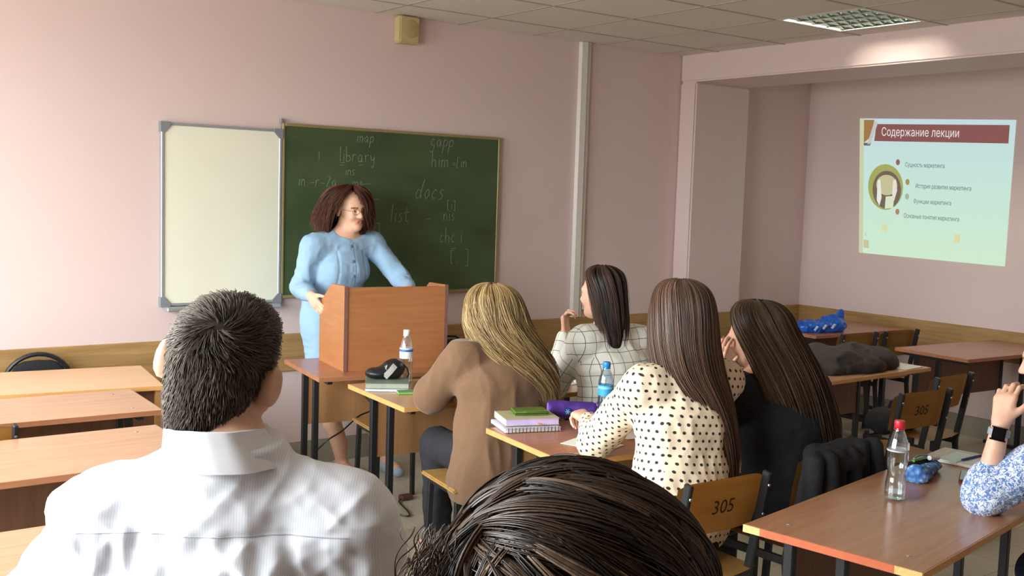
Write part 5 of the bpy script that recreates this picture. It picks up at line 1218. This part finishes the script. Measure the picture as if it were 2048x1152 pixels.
# ---------------------------------------------------------------- woman in the checked shirt
def checked():
    base = (1.42, -2.15, 0); hc = V3(1.40, -2.06, 1.225); R = frame(unit(V3(-.30, .94, -.12)), unit(V3(-.02, 0, 1)))
    Nk = V3(1.425, -2.11, 1.075); C = V3(1.43, -2.14, .88); Pv = V3(1.43, -2.17, .56); sl = V3(1.265, -2.095, 1.005); sr = V3(1.60, -2.12, 1.0)
    el = V3(1.245, -1.93, .785); wl = V3(1.33, -1.90, 1.02); er = V3(1.66, -1.95, .80); wr = V3(1.52, -1.76, .78); L = seated(Pv, .40, .08, .50, .05)
    body = head_prims(hc, R, .95) + neck_prims(hc, R, Nk, .046) + torso_prims(Pv, C, Nk, sl, sr, .88, .85) + arm_prims(sl, el, wl, .038, .034, .023) + arm_prims(sr, er, wr, .038, .034, .023)
    body += hand_prims(wl, unit(V3(-.15, .02, 1)), unit(V3(.4, -.7, 0)), -1, (40, 55, 35), 2, (35, 15), .88) + hand_prims(wr, wr - er, V3(0, 0, -1), 1, s=.88)
    for (a, b, c, f) in L: body += leg_prims(a, b, c, .074, f)
    o = body_mesh('woman in a white checked shirt with dark shoulder-length hair', base, body, .0045, [(hc, R, .95)])
    sh = torso_prims(Pv + V3(0, 0, .02), C, Nk, sl, sr, 1.06, 1.02) + [('c', sl, el, .058, .052, .04), ('c', el, el * .1 + wl * .9, .050, .036, .03), ('c', sr, er, .058, .052, .04), ('c', er, er * .1 + wr * .9, .050, .036, .03),
          ('c', Pv + V3(0, 0, .10), Pv + V3(0, -.01, .0), .12, .118, .05, V3(1, 0, 0), 1.35), ('cut', V3(0, 0, 1), Nk + V3(0, 0, .005))]
    bones = [(Pv, Nk, 1.5, V3(1, 0, 0)), (sl, el, .9, V3(1, 0, 0)), (el, wl, .9, V3(1, 0, 0)), (sr, er, .9, V3(-1, 0, 0)), (er, wr, .9, V3(-1, 0, 0))]
    def disp(P): return .006 * (1 - 2 * np.abs(vnoise(P * V3(1, 1, .7), 10, 71))) + .0025 * (1 - 2 * np.abs(vnoise(P, 24, 72)))
    m = check_mat('white_windowpane_check', (236, 236, 226), (82, 84, 84), .050, .050)
    garment('shirt', base, sh, .0055, m, o, disp=disp, bones=bones)
    g = G(); g.tube([Vector(Nk + V3(.072 * math.cos(a), .064 * math.sin(a), .006 + .012 * math.sin(a)) - np.array(base)) for a in np.linspace(0, 2 * PI, 25)[:-1]], .012, 8, True).build('collar', plain('off_white_collar', (222, 222, 210), .8), o, smooth=True)
    tr = [('e', Pv + V3(0, 0, -.03), (.155, .13, .09), None, .04)]
    for (a, b, c, f) in L: tr += [('c', a, b, .082, .066, .04), ('c', b, c, .06, .05, .03)]
    garment('trousers', base, tr, .009, M['fabric_black'], o)
    hm = hair_mat('espresso_hair', (32, 22, 19), (84, 62, 54), (104, 80, 68), .38)
    hair_long(o, base, hm, [(1.357, 1.395, -2.075, .02, .02, 175, 20), (1.349, 1.395, -2.075, .055, .065, 165, 20), (1.318, 1.397, -2.08, .088, .098, 150, 20), (1.26, 1.40, -2.085, .098, .108, 126, 20), (1.18, 1.40, -2.09, .102, .112, 112, 22), (1.10, 1.402, -2.10, .103, .112, 98, 20), (1.03, 1.395, -2.11, .098, .11, 80, 20), (.955, 1.385, -2.115, .092, .115, 62, 6)],
              2000, 26, 46, (.003, 1.2), .0012, 41, .30, (.82, 1.0), .7, .004)
checked()

# ---------------------------------------------------------------- woman in the polka-dot blouse
def polka():
    base = (.75, -3.30, 0); hc = V3(.750, -3.215, 1.262); R = frame(unit(V3(-.02, .97, -.22)))
    Nk = V3(.755, -3.255, 1.115); C = V3(.745, -3.27, .92); Pv = V3(.70, -3.31, .57); sl = V3(.590, -3.225, 1.045); sr = V3(.930, -3.265, 1.045)
    el = V3(.635, -2.93, .790); wl = V3(.765, -2.735, .818); er = V3(1.05, -3.02, .83); wr = V3(1.02, -2.80, .785); L = seated(Pv, .42, .08, .50, .05)
    body = head_prims(hc, R, .97) + neck_prims(hc, R, Nk, .048) + torso_prims(Pv, C, Nk, sl, sr, .88, .85) + arm_prims(sl, el, wl, .039, .034, .023) + arm_prims(sr, er, wr, .039, .034, .023)
    body += hand_prims(wl, unit(V3(.25, .95, .12)), unit(V3(.15, .05, -1)), -1, (40, 50, 30), 3, (40, 25), .95) + hand_prims(wr, unit(V3(-.15, .95, .1)), unit(V3(-.6, .0, -.8)), 1, (42, 50, 25), 2, (30, 25), .9)
    for (a, b, c, f) in L: body += leg_prims(a, b, c, .074, f)
    o = body_mesh('woman in a cream polka-dot blouse with very long brown hair', base, body, .0045, [(hc, R, .97)])
    sh = torso_prims(Pv + V3(0, 0, .02), C, Nk, sl, sr, 1.02, 1.02) + [('c', sl, el, .060, .056, .04), ('c', el, el * .16 + wl * .84, .047, .030, .03), ('c', sr, er, .060, .056, .04), ('c', er, er * .14 + wr * .86, .054, .036, .03),
          ('c', Pv + V3(0, 0, .10), Pv + V3(0, 0, .02), .118, .118, .05, V3(1, 0, 0), 1.3), ('cut', V3(0, 0, 1), Nk + V3(0, 0, .0))]
    bones = [(Pv, Nk, 1.5, V3(1, 0, 0)), (sl, el, .9, V3(1, 0, 0)), (el, wl, .9, V3(1, 0, 1)), (sr, er, .9, V3(-1, 0, 0)), (er, wr, .9, V3(-1, 0, 1))]
    def disp(P): return .006 * (1 - 2 * np.abs(vnoise(P * V3(1, .8, .5), 11, 81))) + .003 * (1 - 2 * np.abs(vnoise(P * V3(1, 1, .6), 26, 82)))
    m = dots_mat('cream_polka_dot', (236, 216, 188), (44, 36, 34), .026, .20)
    garment('blouse', base, sh, .005, m, o, disp=disp, bones=bones)
    d = unit(wl - el); c = el * .10 + wl * .90 - np.array(base)
    G().tube([c - d * .008, c - d * .004, c + d * .004, c + d * .008], [.026, .029, .029, .026], 16).build('wristband', M['blackplastic'], o, smooth=True)
    tr = [('e', Pv + V3(0, 0, -.03), (.155, .13, .09), None, .04)]
    for (a, b, c, f) in L: tr += [('c', a, b, .082, .066, .04), ('c', b, c, .06, .05, .03)]
    garment('trousers', base, tr, .009, M['fabric_black'], o)
    hm = hair_mat('chestnut_hair', (54, 38, 31), (118, 90, 75), (136, 106, 90), .36)
    hair_long(o, base, hm, [(1.405, 0.747, -3.225, .02, .02, 175, 0), (1.396, 0.747, -3.225, .058, .070, 165, 0), (1.36, 0.747, -3.23, .092, .105, 150, 0), (1.29, 0.748, -3.235, .112, .118, 135, 0), (1.19, 0.750, -3.24, .124, .122, 122, 0), (1.09, 0.762, -3.25, .132, .128, 110, 2), (1.0, 0.787, -3.26, .130, .135, 92, 8), (.90, 0.817, -3.265, .115, .14, 80, 12), (.80, 0.837, -3.27, .105, .14, 72, 12), (.71, 0.847, -3.275, .098, .135, 66, 12)],
              3800, 34, 220, (.002, 1.0), .0011, 51, .08, (.84, 1.0), 2.0, .004)
    pn = G().tube([(1.03, -2.705, .772), (1.005, -2.80, .835), (.995, -2.83, .855)], .0042, 8).build('ballpoint_pen', plain('orange_barrel', (214, 150, 60), .4)); tag(pn, 'orange ballpoint pen in the hand of the polka-dot woman', 'pen')
polka()

# ---------------------------------------------------------------- woman in black leaning on her hand
def leaning():
    base = (1.27, -3.32, 0); hc = V3(1.165, -3.20, 1.185); R = frame(unit(V3(-.22, .93, -.24)), unit(V3(-.22, 0, 1)))
    Nk = V3(1.215, -3.255, 1.055); C = V3(1.255, -3.28, .88); Pv = V3(1.27, -3.32, .56); sl = V3(1.085, -3.215, .995); sr = V3(1.405, -3.28, .975)
    el = V3(1.02, -2.955, .785); wl = V3(1.072, -3.105, 1.015); er = V3(1.45, -3.03, .81); wr = V3(1.27, -2.86, .785); L = seated(Pv, .42, .08, .50, .05)
    body = head_prims(hc, R, .96) + neck_prims(hc, R, Nk, .047) + torso_prims(Pv, C, Nk, sl, sr, .88, .85) + arm_prims(sl, el, wl, .039, .034, .023) + arm_prims(sr, er, wr, .039, .034, .023)
    body += hand_prims(wl, unit(V3(.02, -.08, 1)), unit(V3(.95, -.10, .05)), -1, (6, 14, 12), 5, (40, 10), .92) + hand_prims(wr, wr - er, V3(0, 0, -1), 1, s=.9)
    for (a, b, c, f) in L: body += leg_prims(a, b, c, .074, f)
    o = body_mesh('woman in black leaning her cheek on her left hand', base, body, .0045, [(hc, R, .96)])
    bl = plain('black_knit', (30, 31, 36), .9, .2, 140, bmp=.3)
    sh = torso_prims(Pv, C, Nk, sl, sr, 1.05, 1.02) + [('c', sl, el, .058, .050, .04), ('c', el, el * .3 + wl * .7, .048, .038, .03), ('c', sr, er, .058, .050, .04), ('c', er, er * .1 + wr * .9, .048, .036, .03), ('cut', V3(0, 0, 1), Nk + V3(0, 0, .0))]
    garment('jumper', base, sh, .006, bl, o, disp=folds(.005, 12, 91))
    tr = [('e', Pv + V3(0, 0, -.03), (.155, .14, .09), None, .04)]
    for (a, b, c, f) in L: tr += [('c', a, b, .082, .066, .04), ('c', b, c, .06, .05, .03)]
    garment('trousers', base, tr, .009, M['fabric_black'], o)
    hm = hair_mat('dark_brown_hair', (42, 31, 24), (98, 76, 58), (114, 90, 70), .40)
    hair_long(o, base, hm, [(1.318, 1.150, -3.22, .02, .02, 175, 14), (1.310, 1.155, -3.22, .062, .070, 165, 14), (1.275, 1.160, -3.225, .100, .108, 148, 14), (1.21, 1.175, -3.235, .122, .125, 124, 14), (1.12, 1.215, -3.25, .145, .140, 104, 14), (1.03, 1.255, -3.265, .165, .15, 92, 12), (.94, 1.300, -3.27, .172, .15, 84, 10), (.85, 1.340, -3.275, .168, .15, 80, 6), (.765, 1.365, -3.28, .155, .145, 76, 6)],
              3800, 32, 220, (.002, 1.0), .0012, 61, .10, (.84, 1.0), 2.0, .005)
leaning()
jc = empty('hung_jacket', (1.245, -3.285, 0), math.radians(4), 'black jacket hung over the back of a school chair', 'jacket')
jp = [('c', (-.17, -.245, .80), (.17, -.245, .80), .026, .026, .03)]
for k, x in enumerate((-.185, -.12, -.05, .03, .10, .17)):
    y = -.262 - .016 * (k % 2); jp.append(('c', (x, y, .795 + (.012 if k > 3 else 0)), (x * 1.04 + .01 * (k % 3 - 1), y - .02, .50 + .03 * (k % 2)), .026 + .006 * (k == 5), .034 + .006 * (k % 2), .022))
jp += [('c', (.15, -.20, .80), (.16, -.15, .58), .030, .034, .03), ('c', (-.10, -.20, .80), (.10, -.20, .80), .03, .03, .03), ('c', (-.05, -.285, .775), (.06, -.29, .77), .016, .018, .02)]
soft('jacket_body', jp, .006, M['fabric_black'], jc, disp=folds(.006, 14, 95, (1.0, 1, .4)))

# ---------------------------------------------------------------- woman with the wristwatch at the right edge
def watch_woman():
    base = (1.62, -4.50, 0); hc = V3(1.475, -4.155, 1.215); R = frame(unit(V3(-.25, .93, -.25)), unit(V3(-.15, 0, 1)))
    Nk = V3(1.53, -4.26, 1.085); C = V3(1.57, -4.36, .93); Pv = V3(1.64, -4.53, .57); sl = V3(1.400, -4.30, 1.005); sr = V3(1.70, -4.34, 1.0)
    el = V3(1.235, -4.085, .795); wl = V3(1.262, -4.105, 1.020); er = V3(1.78, -4.12, .81); wr = V3(1.66, -3.95, .785); L = seated(Pv, .40, .08, .50, .05)
    body = head_prims(hc, R, .98) + neck_prims(hc, R, Nk, .05) + torso_prims(Pv, C, Nk, sl, sr, .9, .88) + arm_prims(sl, el, wl, .042, .040, .025) + arm_prims(sr, er, wr, .042, .038, .025)
    body += hand_prims(wl, unit(V3(.30, .05, 1)), unit(V3(.9, .1, -.25)), -1, (22, 45, 30), 4, (42, 15), .95) + hand_prims(wr, wr - er, V3(0, 0, -1), 1, s=.92)
    for (a, b, c, f) in L: body += leg_prims(a, b, c, .078, f)
    o = body_mesh('woman in a blue patterned shirt at the right edge, chin on hand', base, body, .0045, [(hc, R, .98)])
    m, t, b = new_mat('blue_white_print'); v = coords(t); f = noise(t, v, 95, 3, .6, 1.5)
    t.links.new(ramp(t, f, [(.42, lin((84, 116, 178))), (.50, lin((150, 176, 216))), (.56, lin((232, 236, 244)))]), b.inputs['Base Color']); b.inputs['Roughness'].default_value = .8
    sh = torso_prims(Pv, C, Nk, sl, sr, 1.06, 1.04) + [('c', sl, el, .068, .058, .04), ('c', el, el * .80 + wl * .20, .056, .052, .02), ('c', sr, er, .066, .056, .04), ('c', er, er * .7 + wr * .3, .054, .050, .03),
          ('cut', V3(0, 0, 1), Nk + V3(0, 0, .0)), ('cut', V3(0, 0, -1), V3(0, 0, .744))]
    sh2 = [p for p in sh if not (p[0] == 'cut' and p[1][2] < 0)]
    garment('shirt', base, sh2, .005, m, o, disp=folds(.004, 16, 101))
    tr = [('e', Pv + V3(0, 0, -.03), (.16, .14, .09), None, .04)]
    for (a, b, c, f) in L: tr += [('c', a, b, .086, .07, .04), ('c', b, c, .062, .052, .03)]
    garment('jeans', base, tr, .008, plain('navy_denim', (36, 44, 70), .85), o)
    d = unit(wl - el); c = el * .12 + wl * .88 - np.array(base); x = unit(np.cross(d, V3(0, 1, 0))); y = np.cross(d, x)
    wt = G(); wt.tube([c - d * .011, c - d * .010, c + d * .010, c + d * .011], [.030, .0325, .0325, .030], 20)
    ws = wt.build('watch_strap', plain('grey_strap', (150, 160, 166), .4), o, smooth=True)
    out = unit(V3(-.85, -.45, .0)); out = unit(out - d * (out @ d)); sd = np.cross(d, out); mm = Matrix((Vector(sd), Vector(d), Vector(out))).transposed().to_4x4(); mm.translation = Vector(c + out * .031)
    G().box((-.019, -.021, -.004), (.019, .021, .010), .004, 2, mm).build('watch_face', plain('black_glass', (14, 14, 16), .1), ws)
    hm = hair_mat('brown_hair', (44, 32, 26), (92, 70, 56), None, .4)
    hair_long(o, base, hm, [(1.352, 1.485, -4.175, .02, .02, 175, 12), (1.345, 1.485, -4.175, .060, .070, 160, 12), (1.305, 1.487, -4.18, .095, .108, 140, 12), (1.24, 1.49, -4.185, .104, .118, 118, 14), (1.16, 1.50, -4.20, .10, .115, 100, 14), (1.08, 1.515, -4.23, .09, .10, 85, 12), (1.0, 1.53, -4.27, .08, .10, 75, 10)],
              1800, 26, 70, (.002, 1.0), .0012, 71, .1, (.84, 1.0), 1.0, .003)
watch_woman()
